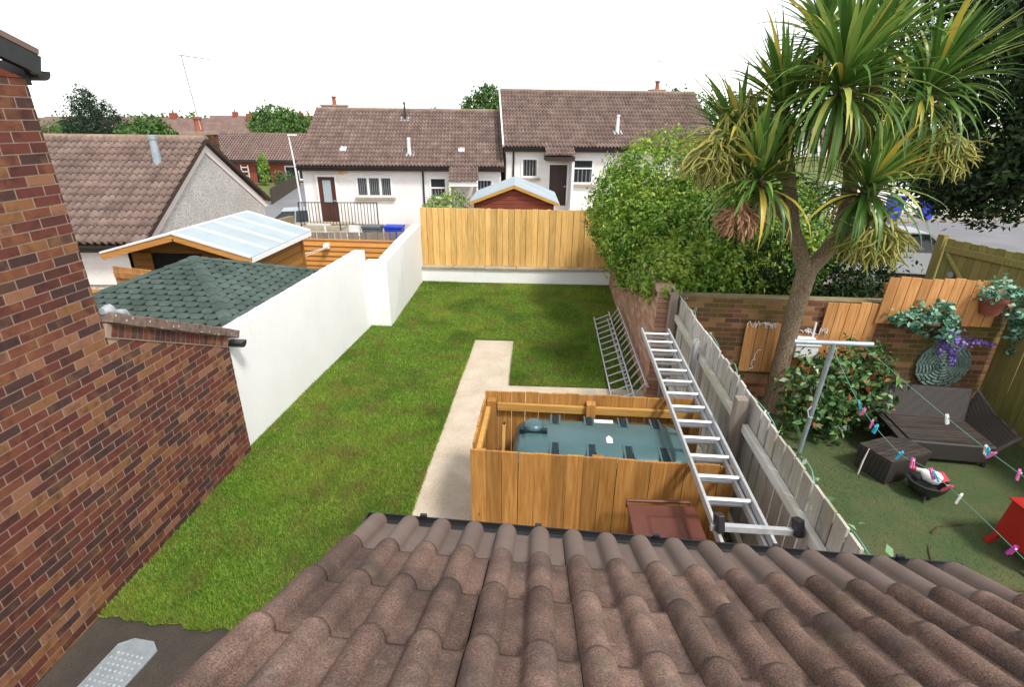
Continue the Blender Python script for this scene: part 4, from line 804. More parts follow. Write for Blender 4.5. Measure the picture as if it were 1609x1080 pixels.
# ------------------------------------------------------------------ red brick terrace and far roofs
def terrace():
    t = thing('red_brick_terrace', 'low red brick terrace with brown tiled roof across the side road', 'house', (-27, 52, -1.6)); M = frame((-36.9, 48.1, -1.25), 6) @ Matrix.Scale(1.25, 4); W = 12.2
    m = MB(M); m.b2((0, .4, -.34), (W, 7.4, 1.32)); m.build('wall', 'redbrickfar', t); m = MB(M); m.add([(-.2, 0, 1.35), (W+.2, 0, 1.35), (W+.2, 3.9, 3.12), (-.2, 3.9, 3.12), (W+.2, 7.8, 1.35), (-.2, 7.8, 1.35)], [(0, 1, 2, 3), (3, 2, 4, 5)]); m.build('roof', 'dtile', t)
    m = MB(M)
    for i in range(60): m.beam((-.2+i*.21, -.02, 1.37), (-.2+i*.21, 3.88, 3.14), .09, .04)
    m.build('tile_rolls', 'ftile', t, kind='stuff'); m = MB(M)
    for j in range(13): m.beam((-.2, j*.3, 1.37+j*.3*.454), (W+.2, j*.3, 1.37+j*.3*.454), .02, .045)
    m.build('tile_courses', 'browntrim', t, kind='stuff')
    m = MB(M); m.b2((-.2, -.05, 1.2), (W+.2, .0, 1.36)); m.build('fascia', 'blackp', t); m = MB(M); m.b2((0, .3, .98), (W, .38, 1.2)); m.build('lintel_band', 'redbrickfar', t); 
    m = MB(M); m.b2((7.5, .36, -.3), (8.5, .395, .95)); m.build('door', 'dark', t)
    for k in range(3): m = MB(M); m.b2((7.92, .34, .45+k*.17), (8.06, .359, .57+k*.17)); m.build('door_light', 'felt', t)
    window(t, M, 9.6, 11.6, -.05, .95, .4, 2, False); window(t, M, 4.6, 6.1, .0, .95, .4, 2, False)
    m = MB(M)
    for s in (0, .5): m.b2((6.5+s, .1, .1), (6.56+s, .16, 1.0))
    for k in range(3): m.b2((6.5, .1, .2+.3*k), (7.06, .16, .26+.3*k))
    o = m.build('trellis', 'wplastic', None); tag(o, 'white ladder shaped trellis by the red brick terrace door', 'trellis')
    for nm, lb, bl, mt in (('climber', 'yellow green climbing shrub on the red brick terrace', [((-25.8, 47.4, -.5), (.42, .35, 1.2)), ((-25.7, 47.4, .5), (.3, .3, .6))], 'shrublight'), ('shrub', 'dark green rounded shrub below the white trellis', [((-29, 47.2, -.9), (.9, .5, .75)), ((-27.8, 47, -1.1), (.5, .4, .5))], 'tree_far'), ('shrub', 'flowering shrub with rusty blooms behind the dark palisade fence', [((-23.4, 46.2, -.9), (1.0, .5, .65)), ((-22.6, 45.2, -1), (.7, .4, .5))], 'photinia')):
        P, N = clump_points(bl, 150, 14, .22); s = thing(nm, lb, 'shrub', (*bl[0][0][:2], -1.6)); leaves('foliage', P, N, .15, mt, s, kind='stuff'); m = MB(); m.tube([(*bl[0][0][:2], -1.6), bl[0][0]], .04, 5); m.build('stem', 'twig', s)
    f = thing('palisade_fence', 'dark weathered palisade fence along the side road', 'fence', (-20, 40, -1.6)); m = MB(); m.box((0, 0, .55), (.02, .27, 1.1)); me = m.mesh('pale'); a, b = Vector((-19.5, 36.3, -1.6)), Vector((-22.6, 47.4, -1.6)); an = math.atan2(b.y-a.y, b.x-a.x)-math.pi/2
    place(f, 'pale', me, [Matrix.Translation(a.lerp(b, i/38)) @ Matrix.Rotation(an, 4, 'Z') @ Matrix.Scale(rnd.uniform(.96, 1.03), 4, (0, 0, 1)) for i in range(39)], 'darkfence'); m = MB(); m.beam(a+Vector((-.05, 0, .8)), b+Vector((-.05, 0, .8)), .05, .08); m.build('rail', 'darkfence', f)
    w_ = thing('boundary_wall', 'low brown boundary wall beside the bungalow door railing', 'wall', (-10.8, 20, -.3)); m = MB(); m.prism([(-11.4, 18.4, -1.6), (-10.95, 21.6, -1.6), (-10.75, 21.6, -1.6), (-11.2, 18.4, -1.6)][::-1], (0, 0, 1.85)); m.build('wall_run', 'mortar_dark', w_)
    l = thing('street_lamp', 'white street lamp post standing by the roughcast bungalow corner', 'lamp', (-14.35, 30, -1.6)); m = MB(); m.tube([(-14.35, 30, -1.6), (-14.45, 30, 1.6), (-14.57, 30, 3.15)], [.06, .05, .035], 8); m.build('column', 'wplastic', l); m = MB(); m.box((-14.35, 30, 3.17), (.5, .14, .07)); m.build('lantern', 'wplastic', l)
    for i, (x, y, W, D, z0, rz, lab, gab) in enumerate(((-78, 78, 40, 9, 1.0, 3.9, 'long brown roofed house row behind the conifer', 0), (-44, 74, 18, 8, .8, 3.7, 'brown roofed house with small red gable beyond the terrace', 1), (-68, 105, 22, 8, 1, 4.4, 'distant brown roofed house among far trees', 0), (30, 110, 40, 9, 1, 3.5, 'distant roofed house right of the upper bungalow', 0))):
        h = thing('far_house', lab, 'house', (x, y, -1.6)); m = MB(); m.b2((x, y, -1.62), (x+W, y+D, z0+.3)); m.build('wall', 'rough' if x > 0 else 'redbrickfar', h); m = MB(); m.prism([(x-.3, y-.4, z0), (x-.3, y+D+.4, z0), (x-.3, y+D/2, rz)], (W+.6, 0, 0)); rf = m.build('roof', 'dtile', h)
        if gab: m = MB(); m.prism([(x+9, y-.6, z0), (x+13.4, y-.6, z0), (x+11.2, y-.6, rz-.1)], (0, 4, 0)); m.build('gable', 'redbrickfar', h); m = MB(); m.beam((x+8.9, y-.7, z0), (x+11.2, y-.7, rz), .2, .16); m.beam((x+13.5, y-.7, z0), (x+11.2, y-.7, rz), .2, .16); m.build('bargeboard', 'browntrim', h)
        for k in range(3):
            m = MB(); cx = x+W*(.2+.3*k); m.b2((cx, y+D/2-.4, rz-.3), (cx+.9, y+D/2+.4, rz+.7)); c = m.build('chimney', 'redbrickfar', rf); m = MB(); m.lathe((cx+.45, y+D/2, rz+.7), [(.15, 0), (.12, .4)], 8); m.build('pot', 'terracotta', c)
terrace()

# ------------------------------------------------------------------ cars
def car(label, O, ang, mat, sc=1):
    t = thing('parked_car', label, 'car', O); M = frame(O, ang) @ Matrix.Scale(sc, 4)
    prof = [(-2, .3), (-2.0, .62), (-1.93, .86), (-1.2, .95), (.75, .93), (1.55, .80), (1.95, .62), (2.0, .3)]; wdt = .84
    m = MB(M); m.prism([(x, -wdt, z) for x, z in prof][::-1], (0, 2*wdt, 0)); m.build('body', mat, t, bevel=.06)
    cab = [(-1.75, .9, .78), (.85, .9, .78), (.15, 1.42, .62), (-1.25, 1.45, .62)]; m = MB(M); v = [(x, s*y, z) for s in (-1, 1) for x, z, y in cab]; m.add(v, [(0, 1, 2, 3), (7, 6, 5, 4), (1, 0, 4, 5), (2, 1, 5, 6), (3, 2, 6, 7), (0, 3, 7, 4)]); m.build('cabin', 'carglass', t, bevel=.03)
    m = MB(M); m.prism([(-1.3, -.6, 1.435), (.16, -.6, 1.41), (.16, .6, 1.41), (-1.3, .6, 1.435)], (0, 0, .04)); m.build('roof_panel', mat, t, bevel=.02)
    for s in (-1, 1):
        for x0, z0, x1, z1 in ((-1.75, .9, -1.27, 1.44), (.85, .9, .15, 1.42), (-.45, .92, -.5, 1.44)): m = MB(M); m.beam((x0, s*.795, z0), (x1, s*.64, z1), .06, .06); m.build('pillar', mat, t)
        for x in (-1.25, 1.28):
            m = MB(M); m.tube([(x, s*.66, .31), (x, s*.86, .31)], .31, 20); wh = m.build('wheel', 'tyre', t); m = MB(M); m.tube([(x, s*.85, .31), (x, s*.872, .31)], .2, 16); m.build('rim', 'alu', wh)
        m = MB(M); m.box((1.93, s*.6, .66), (.1, .3, .13)); m.build('headlight', 'felt', t, bevel=.02)
car('silver hatchback parked on the side road beside the pebbledash gable', (-13.0, 25.4, -1.55), 200, 'carsilver')
car('white car parked in the street behind the mossy gate', (10.75, 16.6, -.29), -6, 'carwhite')
for i, (x, y) in enumerate(((16.5, 27.4), (18.2, 27.7))):
    b = thing('wheelie_bin', 'blue wheelie bin on the far pavement under the conifer', 'bin', (x, y, -.2), 'blue bins on the pavement'); m = MB(); m.add([(x-.2, y-.25, -.17), (x+.2, y-.25, -.17), (x+.2, y+.25, -.17), (x-.2, y+.25, -.17), (x-.28, y-.34, .85), (x+.28, y-.34, .85), (x+.28, y+.3, .85), (x-.28, y+.3, .85)], [(3, 2, 1, 0), (0, 1, 5, 4), (1, 2, 6, 5), (2, 3, 7, 6), (3, 0, 4, 7), (4, 5, 6, 7)]); m.build('body', 'blue', b); m = MB(); m.b2((x-.3, y-.38, .855), (x+.3, y+.34, .91)); m.build('lid', 'blue', b)
w_ = thing('street_wall', 'long pale wall on the far side of the street', 'wall', (30, 32, -.2)); m = MB(); m.prism([(14, 29.4, -.2), (55, 34.5, -.2), (55, 34.8, -.2), (14, 29.7, -.2)], (0, 0, 1.5)); m.build('wall_run', 'rough', w_)

# ================================================================== RIGHT NEIGHBOUR'S GARDEN
YW = 7.56
def nb_wall():
    t = thing('brick_wall', 'mossy brick wall behind the rattan sofa and palm trunk', 'wall', (4, YW, 0)); x0, x1 = 1.84, 6.75; H = 1.66
    m = MB(); m.b2((x0, YW+.012, -.3), (x1, YW+.22, H)); m.build('wall_run', 'mortar_dark', t)
    place_polys(t, 'brick', brick_polys(x1-x0, H), (x0, YW+.012, 0), (1, 0, 0), (0, 0, 1), .004, 'mbrick', 300, .002)
    def panel(label, xa, xb, za, zb, mat='orange', lean=0, fwd=0):
        p = thing('fence_panel', label, 'fence panel', ((xa+xb)/2, YW-.05, za)); n = max(2, round((xb-xa)/.15)); wd = (xb-xa)/n
        for i in range(n):
            m = MB(); h = zb-za+rnd.uniform(-.015, .015); m.box((xa+wd*(i+.5), YW-.05-fwd, za+h/2), (wd-.008, .022, h), Matrix.Rotation(R(lean), 3, 'Y')); m.build('board', mat, p, bevel=.003)
        for z in (za+.12, zb-.14): m = MB(); m.b2((xa+.02, YW-.036-fwd, z-.04), (xb-.02, YW-.002, z+.04)); m.build('batten', mat, p)
    panel('small orange board panel hung on the brick wall left of the palm trunk', 2.92, 3.42, .52, 1.30)
    panel('low orange board panel beside the white box right of the palm trunk', 3.62, 3.98, .35, 1.16)
    panel('middle orange board panel on the mossy brick wall', 3.98, 4.74, .80, 1.66, lean=2)
    panel('large orange board panel on the wall top above the planter', 4.70, 6.28, 1.38, 2.06, lean=3, fwd=.03)
nb_wall()
def nb_fence():
    t = thing('board_fence', 'mossy brown board fence on the far side of the rattan sofa', 'fence', (6.6, 6, 0)); m = MB(); m.box((0, 0, .95), (.022, .14, 1.9)); me = m.mesh('plank')
    place(t, 'plank', me, [Matrix.Translation((6.5+rnd.uniform(-.004, .004), 7.45-.147*i, 0)) @ Matrix.Rotation(rnd.uniform(-.01, .01), 4, 'X') for i in range(30)], 'moss')
    for z in (.5, 1.5): m = MB(); m.beam((6.54, 3.1, z), (6.54, 7.5, z), .05, .09); m.build('rail', 'moss', t)
    g = thing('garden_gate', 'mossy ledged and braced wooden gate before the street', 'gate', (8.3, 10.6, 0)); a, b = Vector((7.98, 11.25, 0)), Vector((8.62, 9.55, 0)); d = (b-a); L = d.length; an = math.atan2(d.y, d.x); M = frame(a, math.degrees(an)); zb, zt = .25, 1.92
    n = 12
    for i in range(n): m = MB(M); m.b2((i*L/n+.004, 0, zb), ((i+1)*L/n-.004, .022, zt-.015*(i % 2))); m.build('board', 'moss', g)
    for z in (zt-.2, zb+.2): m = MB(M); m.b2((.02, -.04, z-.06), (L-.02, -.001, z+.06)); m.build('ledge', 'moss', g)
    m = MB(M); m.beam((.1, -.02, zt-.28), (L*.62, -.02, zb+.3), .038, .1, (0, 1, 0)); m.build('brace', 'moss', g)
    m = MB(M); m.box((-.1, .0, 1.1), (.13, .13, 1.75)); m.build('gate_post', 'moss', g); m = MB(M); m.tube([(.3, -.06, 1.25), (.3, -.01, 1.25)], .06, 12); m.build('latch', 'galv', g)
nb_fence()
def sofa():
    t = thing('rattan_sofa', 'dark woven rattan two seat sofa against the mossy brick wall', 'sofa', (5.2, 6.3, 0)); M = frame((5.14, 6.42, 0), -4) @ Matrix.Scale(.9, 4)
    m = MB(M); m.add([(-.56, -.42, .06), (.56, -.42, .06), (.56, .3, .06), (-.56, .3, .06), (-.60, -.46, .36), (.60, -.46, .36), (.60, .32, .36), (-.60, .32, .36)], [(3, 2, 1, 0), (0, 1, 5, 4), (1, 2, 6, 5), (2, 3, 7, 6), (3, 0, 4, 7), (4, 5, 6, 7)]); m.build('base', 'rattan', t, bevel=.02)
    n = 14
    for i in range(n): m = MB(M); y = -.43+i*.052; m.b2((-.53, y, .362), (.53, y+.045, .385)); m.build('seat_slat', 'rattantop', t)
    m = MB(M); m.add([(-.60, .26, .34), (.60, .26, .34), (.66, .42, .83), (-.66, .42, .83), (-.60, .34, .34), (.60, .34, .34), (.66, .49, .82), (-.66, .49, .82)], [(0, 1, 2, 3), (5, 4, 7, 6), (3, 2, 6, 7), (1, 5, 6, 2), (4, 0, 3, 7)]); m.build('backrest', 'rattan', t, bevel=.02)
    for s in (-1, 1):
        m = MB(M); v = [(s*.55, -.44, .3), (s*.55, .36, .3), (s*.74, .46, .80), (s*.80, .1, .60), (s*.78, -.46, .56), (s*.60, -.47, .3), (s*.62, .38, .3), (s*.80, .48, .79), (s*.86, .1, .585), (s*.84, -.48, .545)]
        m.add(v, [(0, 1, 2, 3, 4), (9, 8, 7, 6, 5), (4, 3, 8, 9), (3, 2, 7, 8), (0, 4, 9, 5), (2, 1, 6, 7)]); m.build('arm', 'rattan', t, bevel=.012)
        for y in (-.4, .28): m = MB(M); m.tube([(s*.54, y, 0), (s*.54, y, .07)], .03, 8); m.build('leg', 'blackm', t)
    o = thing('rattan_footstool', 'dark woven rattan footstool on the turf before the sofa', 'footstool', (4.35, 5.85, 0)); M = frame((4.335, 5.83, 0), 24)
    m = MB(M); m.add([(-.32, -.2, 0), (.32, -.2, 0), (.32, .2, 0), (-.32, .2, 0), (-.35, -.22, .33), (.35, -.22, .33), (.35, .22, .33), (-.35, .22, .33)], [(3, 2, 1, 0), (0, 1, 5, 4), (1, 2, 6, 5), (2, 3, 7, 6), (3, 0, 4, 7), (4, 5, 6, 7)]); m.build('woven_box', 'rattan', o, bevel=.015)
    for i in range(8): m = MB(M); m.b2((-.34, -.215+i*.054, .332), (.34, -.215+i*.054+.048, .348)); m.build('top_slat', 'rattantop', o)
    b = thing('fire_bowl', 'black fire bowl holding white and red plastic items', 'bowl', (4.47, 5.36, 0)); c = (4.47, 5.36, 0)
    m = MB(); m.lathe(c, [(.05, .05), (.14, .08), (.19, .16), (.21, .22), (.18, .22), (.12, .12), (.03, .11)], 24); m.build('bowl', 'blackm', b, True)
    for k in range(3): a = k*2.1; m = MB(); m.tube([(c[0]+.12*math.cos(a), c[1]+.12*math.sin(a), .09), (c[0]+.17*math.cos(a), c[1]+.17*math.sin(a), -.0)], .012, 6); m.build('leg', 'blackm', b)
    w_ = thing('white_bottle', 'white plastic bottle lying in the black fire bowl', 'bottle', (4.45, 5.38, .2)); m = MB(); m.tube([(4.36, 5.46, .30), (4.40, 5.42, .31), (4.44, 5.38, .29), (4.52, 5.32, .27), (4.55, 5.29, .26)], [.02, .025, .075, .08, .05], 12); m.build('bottle_body', 'wplastic', w_, True); m = MB(); m.tube([(4.34, 5.48, .30), (4.37, 5.45, .305)], .028, 8); m.build('cap', 'peg_red', w_)
    r = thing('red_plastic_scrap', 'crumpled red plastic piece beside the white bottle in the bowl', 'plastic', (4.58, 5.38, .2)); m = MB(); m.add([(4.56, 5.30, .23), (4.68, 5.33, .25), (4.66, 5.44, .27), (4.55, 5.42, .31), (4.60, 5.37, .34)], [(0, 1, 4), (1, 2, 4), (2, 3, 4), (3, 0, 4), (3, 2, 1, 0)]); m.build('red_piece', 'peg_red', r)
    x = thing('red_metal_box', 'red enamelled metal cabinet on splayed legs standing on the turf', 'cabinet', (5.0, 4.4, 0)); M = frame((5.02, 4.42, 0), 4)
    m = MB(M); m.add([(-.33, -.24, .16), (.36, -.24, .16), (.36, .24, .16), (-.33, .24, .16), (-.30, -.22, .56), (.34, -.22, .56), (.34, .22, .56), (-.30, .22, .56)], [(3, 2, 1, 0), (0, 1, 5, 4), (1, 2, 6, 5), (2, 3, 7, 6), (3, 0, 4, 7), (4, 5, 6, 7)]); m.build('body', 'red', x, bevel=.01)
    m = MB(M); m.b2((-.32, -.24, .563), (.36, .24, .58)); m.build('lid', 'red', x, bevel=.005)
    for sx in (-1, 1):
        for sy in (-1, 1): m = MB(M); m.beam((sx*.3+.015, sy*.2, .17), (sx*.35+.015, sy*.25, .0), .045, .05, (0, 1, 0)); m.build('leg', 'red', x)
sofa()
def wall_deco():
    d = thing('rope_mat', 'round teal rope mat hung on the mossy brick wall above the sofa', 'mat', (5.86, YW-.04, .72)); c = Vector((5.86, YW-.03, .74))
    for k in range(8):
        r = .04+k*.046; n = max(8, int(r*40)); m = MB()
        for i in range(n): a = 2*math.pi*i/n; b = a+2*math.pi*.8/n; p = [c+Vector((r*math.cos(q)+.008*math.cos(q)*(-1)**j, -.006*((i+j) % 2), r*math.sin(q))) for j, q in enumerate((a, (a+b)/2, b))]; m.tube(p, .019, 5)
        m.build('rope_ring', 'jute', d)
    m = MB(); m.prism([c+Vector((.37*math.cos(q), .012, .37*math.sin(q))) for q in [2*math.pi*i/24 for i in range(24)]], (0, .006, 0)); m.build('backing', 'jute', d)
    p = thing('wall_planter', 'wire wall basket of pale green faux foliage above the rope mat', 'planter', (5.28, YW-.1, 1.5)); m = MB(); m.lathe((5.28, YW-.16, 1.33), [(.05, 0), (.2, .06), (.27, .16), (.25, .17)], 16); m.build('basket', 'twig', p, True)
    P, N = clump_points([((5.08, YW-.2, 1.48), (.24, .18, .13)), ((5.38, YW-.2, 1.54), (.3, .2, .2)), ((5.6, YW-.16, 1.38), (.14, .12, .22))], 120, 10, .07); leaves('foliage', P, N, .075, 'faux', p, .7, kind='stuff')
    w_ = thing('faux_wisteria', 'purple faux wisteria sprays trailing from the wall basket over the rope mat', 'flowers', (5.75, YW-.1, 1.2))
    for k, (a, b, n) in enumerate((((5.6, YW-.2, 1.42), (5.68, YW-.12, .92), 90), ((5.72, YW-.2, 1.36), (5.92, YW-.12, .76), 100), ((5.7, YW-.2, 1.3), (5.80, YW-.12, .98), 70), ((5.75, YW-.2, 1.22), (6.38, YW-.15, 1.14), 70))):
        f = rng.random(n)[:, None]; P = np.array(a)*(1-f)+np.array(b)*f+rng.normal(0, 1, (n, 3))*(.05*(1.15-f)); leaves('spray', P, rng.normal(0, 1, (n, 3)), .05, 'wisteria', w_, .8, kind='stuff')
    q = thing('terracotta_pot', 'terracotta pot with trailing green plant on the corner wall top', 'pot', (6.12, YW-.12, 1.6)); m = MB(); m.lathe((6.12, YW-.14, 1.60), [(.11, 0), (.16, .18), (.18, .2), (.18, .25), (.15, .25)], 18); m.build('pot', 'terracotta', q, True)
    P, N = clump_points([((6.12, YW-.16, 1.93), (.26, .2, .13)), ((6.4, YW-.25, 1.72), (.12, .12, .28)), ((6.45, YW-.3, 1.4), (.08, .1, .3))], 90, 9, .07); leaves('foliage', P, N, .07, 'faux', q, .6, kind='stuff')
    b = thing('white_box', 'white letterbox shaped box fixed on the wall beside the palm trunk', 'box', (3.72, YW-.2, .95)); m = MB(); m.b2((3.60, YW-.26, .86), (3.92, YW-.08, 1.06)); m.build('box', 'wplastic', b, bevel=.01); m = MB(); m.prism([(3.58, YW-.28, 1.062), (3.94, YW-.28, 1.062), (3.9, YW-.08, 1.12), (3.62, YW-.08, 1.12)], (0, 0, .015)); m.build('lid', 'wplastic', b)
    for x in (3.62, 3.88): m = MB(); m.tube([(x, YW-.09, 1.12), (x, YW-.09, 1.36)], .015, 6); m.build('hanger', 'wplastic', b)
    f = thing('string_lights', 'tangled white string lights draped over the small orange panel', 'lights', (3.1, YW-.1, 1.3)); 
    for x0, n, z0, hang in ((2.92, 60, 1.30, 0), (3.65, 40, 1.24, 0), (3.2, 26, .9, 1)):
        pts = []; x = x0; z = z0
        for i in range(n):
            x += rnd.uniform(-.05, .06) if not hang else rnd.uniform(-.03, .02); z = z0+rnd.uniform(-.07, .05) if not hang else z-.018+rnd.uniform(-.02, .02); x = min(max(x, x0), x0+.42) if not hang else x; pts.append((x, YW-.085+rnd.uniform(-.02, .01), max(z, .35)))
        m = MB(); m.tube(pts, .006, 4); m.build('cable', 'wplastic', f)
    g = thing('leaf_garland', 'leafy garland wound along the top of the silvered board fence', 'garland', (1.95, 4, 1.7)); pts = [(1.93+.02*math.sin(i*1.3), 1.5+i*.12, 1.66+.05*math.sin(i*.9)) for i in range(50)]; m = MB(); m.tube(pts, .006, 4); m.build('cord', 'wire', g)
    P = np.array(pts)[rng.integers(0, 18, 70)]+rng.normal(0, .03, (70, 3)); P[:, 2] -= .03; leaves('leaf_cluster', P, rng.normal(0, 1, (70, 3))+[.5, 0, .5], .075, 'garland', g, .5, kind='stuff'); P = np.array(pts)[rng.integers(18, 50, 60)]+rng.normal(0, .015, (60, 3)); leaves('leaf_cluster', P, rng.normal(0, 1, (60, 3)), .045, 'garland', g, .5, kind='stuff')
wall_deco()
def litter():
    for i, (x, y, a, l) in enumerate(((4.15, 4.7, 20, .5), (3.9, 4.1, 75, .45), (4.35, 4.0, -25, .55), (3.6, 3.6, 10, .4), (4.6, 3.7, 50, .4))):
        m = MB(); d = Vector((math.cos(R(a)), math.sin(R(a)), 0))*l; p = Vector((x, y, .012)); q = Vector((-d.y, d.x, 0))*.12; m.tube([p, p+d*.35+q, p+d*.7+q*.6, p+d], [.009, .008, .006, .003], 5); o = m.build('fallen_twig', 'twig'); tag(o, 'thin brown fallen twig lying on the worn turf', 'twig', 'twigs on the turf')
    m = MB(); m.tube([(3.92, 5.72, -.01), (3.92, 5.7, .22), (3.93, 5.68, .4)], [.009, .011, .006], 4); o = m.build('cane_strip', 'cord'); tag(o, 'pale split cane standing in the turf beside the footstool', 'cane')
litter()
def washing():
    t = thing('clothes_pole', 'galvanised T-shaped clothes pole leaning beside the photinia shrub', 'pole', (3.39, 6.15, 0)); m = MB(); m.tube([(3.40, 6.17, -.02), (3.32, 5.9, 1.66)], .03, 12); m.build('upright', 'galv', t, True); m = MB(); m.tube([(2.87, 5.9, 1.67), (3.75, 5.9, 1.67)], .03, 12); m.build('crossbar', 'galv', t, True)
    m = MB(); m.tube([(3.37, 6.02, .6), (3.31, 6.0, .62), (3.29, 6.02, .7), (3.34, 6.04, .76)], .008, 6); m.build('cleat', 'alu', t)
    L2 = [Vector(p) for p in ((3.66, 5.9, 1.64), (3.95, 4.8, 1.36), (4.0, 3.9, 1.32), (3.6, 2.2, 1.65))]
    L1 = [Vector(p) for p in ((3.3, 5.9, 1.64), (3.38, 5.22, 1.23), (3.42, 4.55, 1.10), (3.44, 4.1, 1.18), (3.31, 3.0, 1.28), (2.7, 1.6, 1.7))]
    def spl(P, n=30):
        o = []
        for i in range(len(P)-1):
            a, b, c, d = P[max(i-1, 0)], P[i], P[i+1], P[min(i+2, len(P)-1)]
            for k in range(n): s = k/n; o.append(.5*((2*b)+(c-a)*s+(2*a-5*b+4*c-d)*s*s+(3*b-a-3*c+d)*s**3))
        return o+[P[-1]]
    S1, S2 = spl(L1), spl(L2)
    for S, lb in ((S1, 'thin green clothes line with many pegs sagging across the turf garden'), (S2, 'thin green clothes line with few pegs strung above the rattan sofa')):
        m = MB(); m.tube(S, .004, 5); o = m.build('clothes_line', 'wire'); tag(o, lb, 'line')
    proto = {}
    def peg(S, k, col, word, an):
        p = S[k]
        if col not in proto:
            m = MB()
            for s in (-1, 1): m.prism([(s*.005, -.006, .03), (s*.012, -.006, .02), (s*.016, -.006, -.045), (s*.008, -.006, -.05), (s*.003, -.006, .0)][::s], (0, .012, 0))
            proto[col] = m.mesh('jaw'); sp = MB(); sp.tube([(0, -.009, .008), (0, .009, .008)], .007, 8); proto[col+'s'] = sp.mesh('spring')
        t = thing('clothes_peg', f'{word} plastic clothes peg clipped on the green line', 'peg', p, word+' pegs on the lines')
        for nm, me, mt in (('jaw', proto[col], col), ('spring', proto[col+'s'], 'alu')):
            if not me.materials: me.materials.append(MT[mt])
            o = bpy.data.objects.new(nm, me); link(o, t); o.matrix_basis = Matrix.Rotation(R(an), 4, 'Z') @ Matrix.Rotation(R(rnd.uniform(-35, 35)), 4, 'X') @ Matrix.Scale(1.35, 4)
    for k, c, w2, an in ((29, 'peg_blue', 'blue', 70), (33, 'peg_pink', 'pink', 20), (40, 'peg_pink', 'pink', 50), (43, 'peg_blue', 'blue', 90), (62, 'peg_blue', 'blue', 60), (74, 'peg_pink', 'pink', 20), (89, 'peg_pink', 'pink', 30), (91, 'peg_blue', 'blue', 70), (97, 'peg_red', 'red', 40), (101, 'peg_white', 'white', 50), (117, 'peg_mag', 'magenta', 10)): peg(S1, k, c, w2, an)
    for k, c, w2, an in ((30, 'peg_white', 'white', 30), (46, 'peg_white', 'white', 80), (47, 'peg_blue', 'blue', 40), (49, 'peg_pink', 'pink', 20), (58, 'peg_pink', 'pink', 60)): peg(S2, k, c, w2, an)
washing()
def bush(name, label, blobs, n, per, spread, leaf, mat, base, cat='shrub', aspect=.5, stems=7):
    t = thing(name, label, cat, base); P, N = clump_points(blobs, n, per, spread); leaves('foliage', P, N, leaf, mat, t, aspect, kind='stuff'); m = MB()
    for i in range(stems):
        b = blobs[i % len(blobs)]; e = Vector(b[0])+Vector([rnd.uniform(-.6, .6)*q for q in b[1]]); s = Vector(base)+Vector((rnd.uniform(-.1, .1), rnd.uniform(-.1, .1), -.03)); m.tube([s, s.lerp(e, .5)+Vector((rnd.uniform(-.1, .1), 0, .1)), e], [.03, .02, .008], 5)
    m.build('stems', 'twig', t); return t
bush('photinia_shrub', 'glossy green shrub with red young leaves below the clothes pole', [((3.85, 6.85, .55), (.55, .42, .55)), ((4.3, 6.75, .45), (.42, .4, .42)), ((4.35, 7.05, .85), (.45, .35, .4)), ((3.7, 6.6, .3), (.4, .35, .3)), ((4.55, 6.9, .75), (.3, .3, .35))], 300, 9, .13, .105, 'photinia', (4.05, 6.9, 0), aspect=.48)
# big hedge behind the brick wall
bush('hedge', 'large rounded yellow green hedge shrub hanging over the brick wall', [((2.35, 11.0, 2.35), (1.45, 1.3, 1.45)), ((1.75, 10.2, 1.9), (.75, .9, .9)), ((2.55, 9.4, 1.95), (1.0, .9, .95)), ((3.1, 10.4, 2.2), (1.1, 1.1, 1.2)), ((1.6, 11.9, 2.2), (.8, .8, .95)), ((2.15, 8.5, 1.7), (.55, .6, .55)), ((2.9, 8.9, 1.6), (.7, .6, .5)), ((1.7, 9.5, 1.75), (.42, .9, .55)), ((1.75, 8.4, 1.75), (.35, .5, .4)), ((1.72, 7.8, 1.72), (.26, .34, .26)), ((1.6, 11, 2.0), (.5, .9, .7)), ((1.65, 12.6, 1.9), (.5, .8, .6)), ((3.9, 9.6, 2.0), (.9, .9, 1.1))], 5200, 15, .16, .084, 'hedge', (2.5, 10.5, .25), 'hedge')
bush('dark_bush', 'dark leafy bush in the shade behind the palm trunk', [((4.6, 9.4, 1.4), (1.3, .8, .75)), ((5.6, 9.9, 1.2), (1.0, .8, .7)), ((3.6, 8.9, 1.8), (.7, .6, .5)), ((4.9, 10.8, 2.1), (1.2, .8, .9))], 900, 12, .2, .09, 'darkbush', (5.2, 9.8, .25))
for k, (x, z) in enumerate(((-4.05, 1.95), (-3.72, 1.9))): pass
bush('shrub', 'light green shrub with rusty tips between shed and bungalow window', [((-2.85, 15.0, 1.55), (.62, .5, .62)), ((-3.25, 15.1, 1.5), (.35, .35, .5))], 220, 12, .14, .085, 'shrublight', (-2.9, 15, -.12))

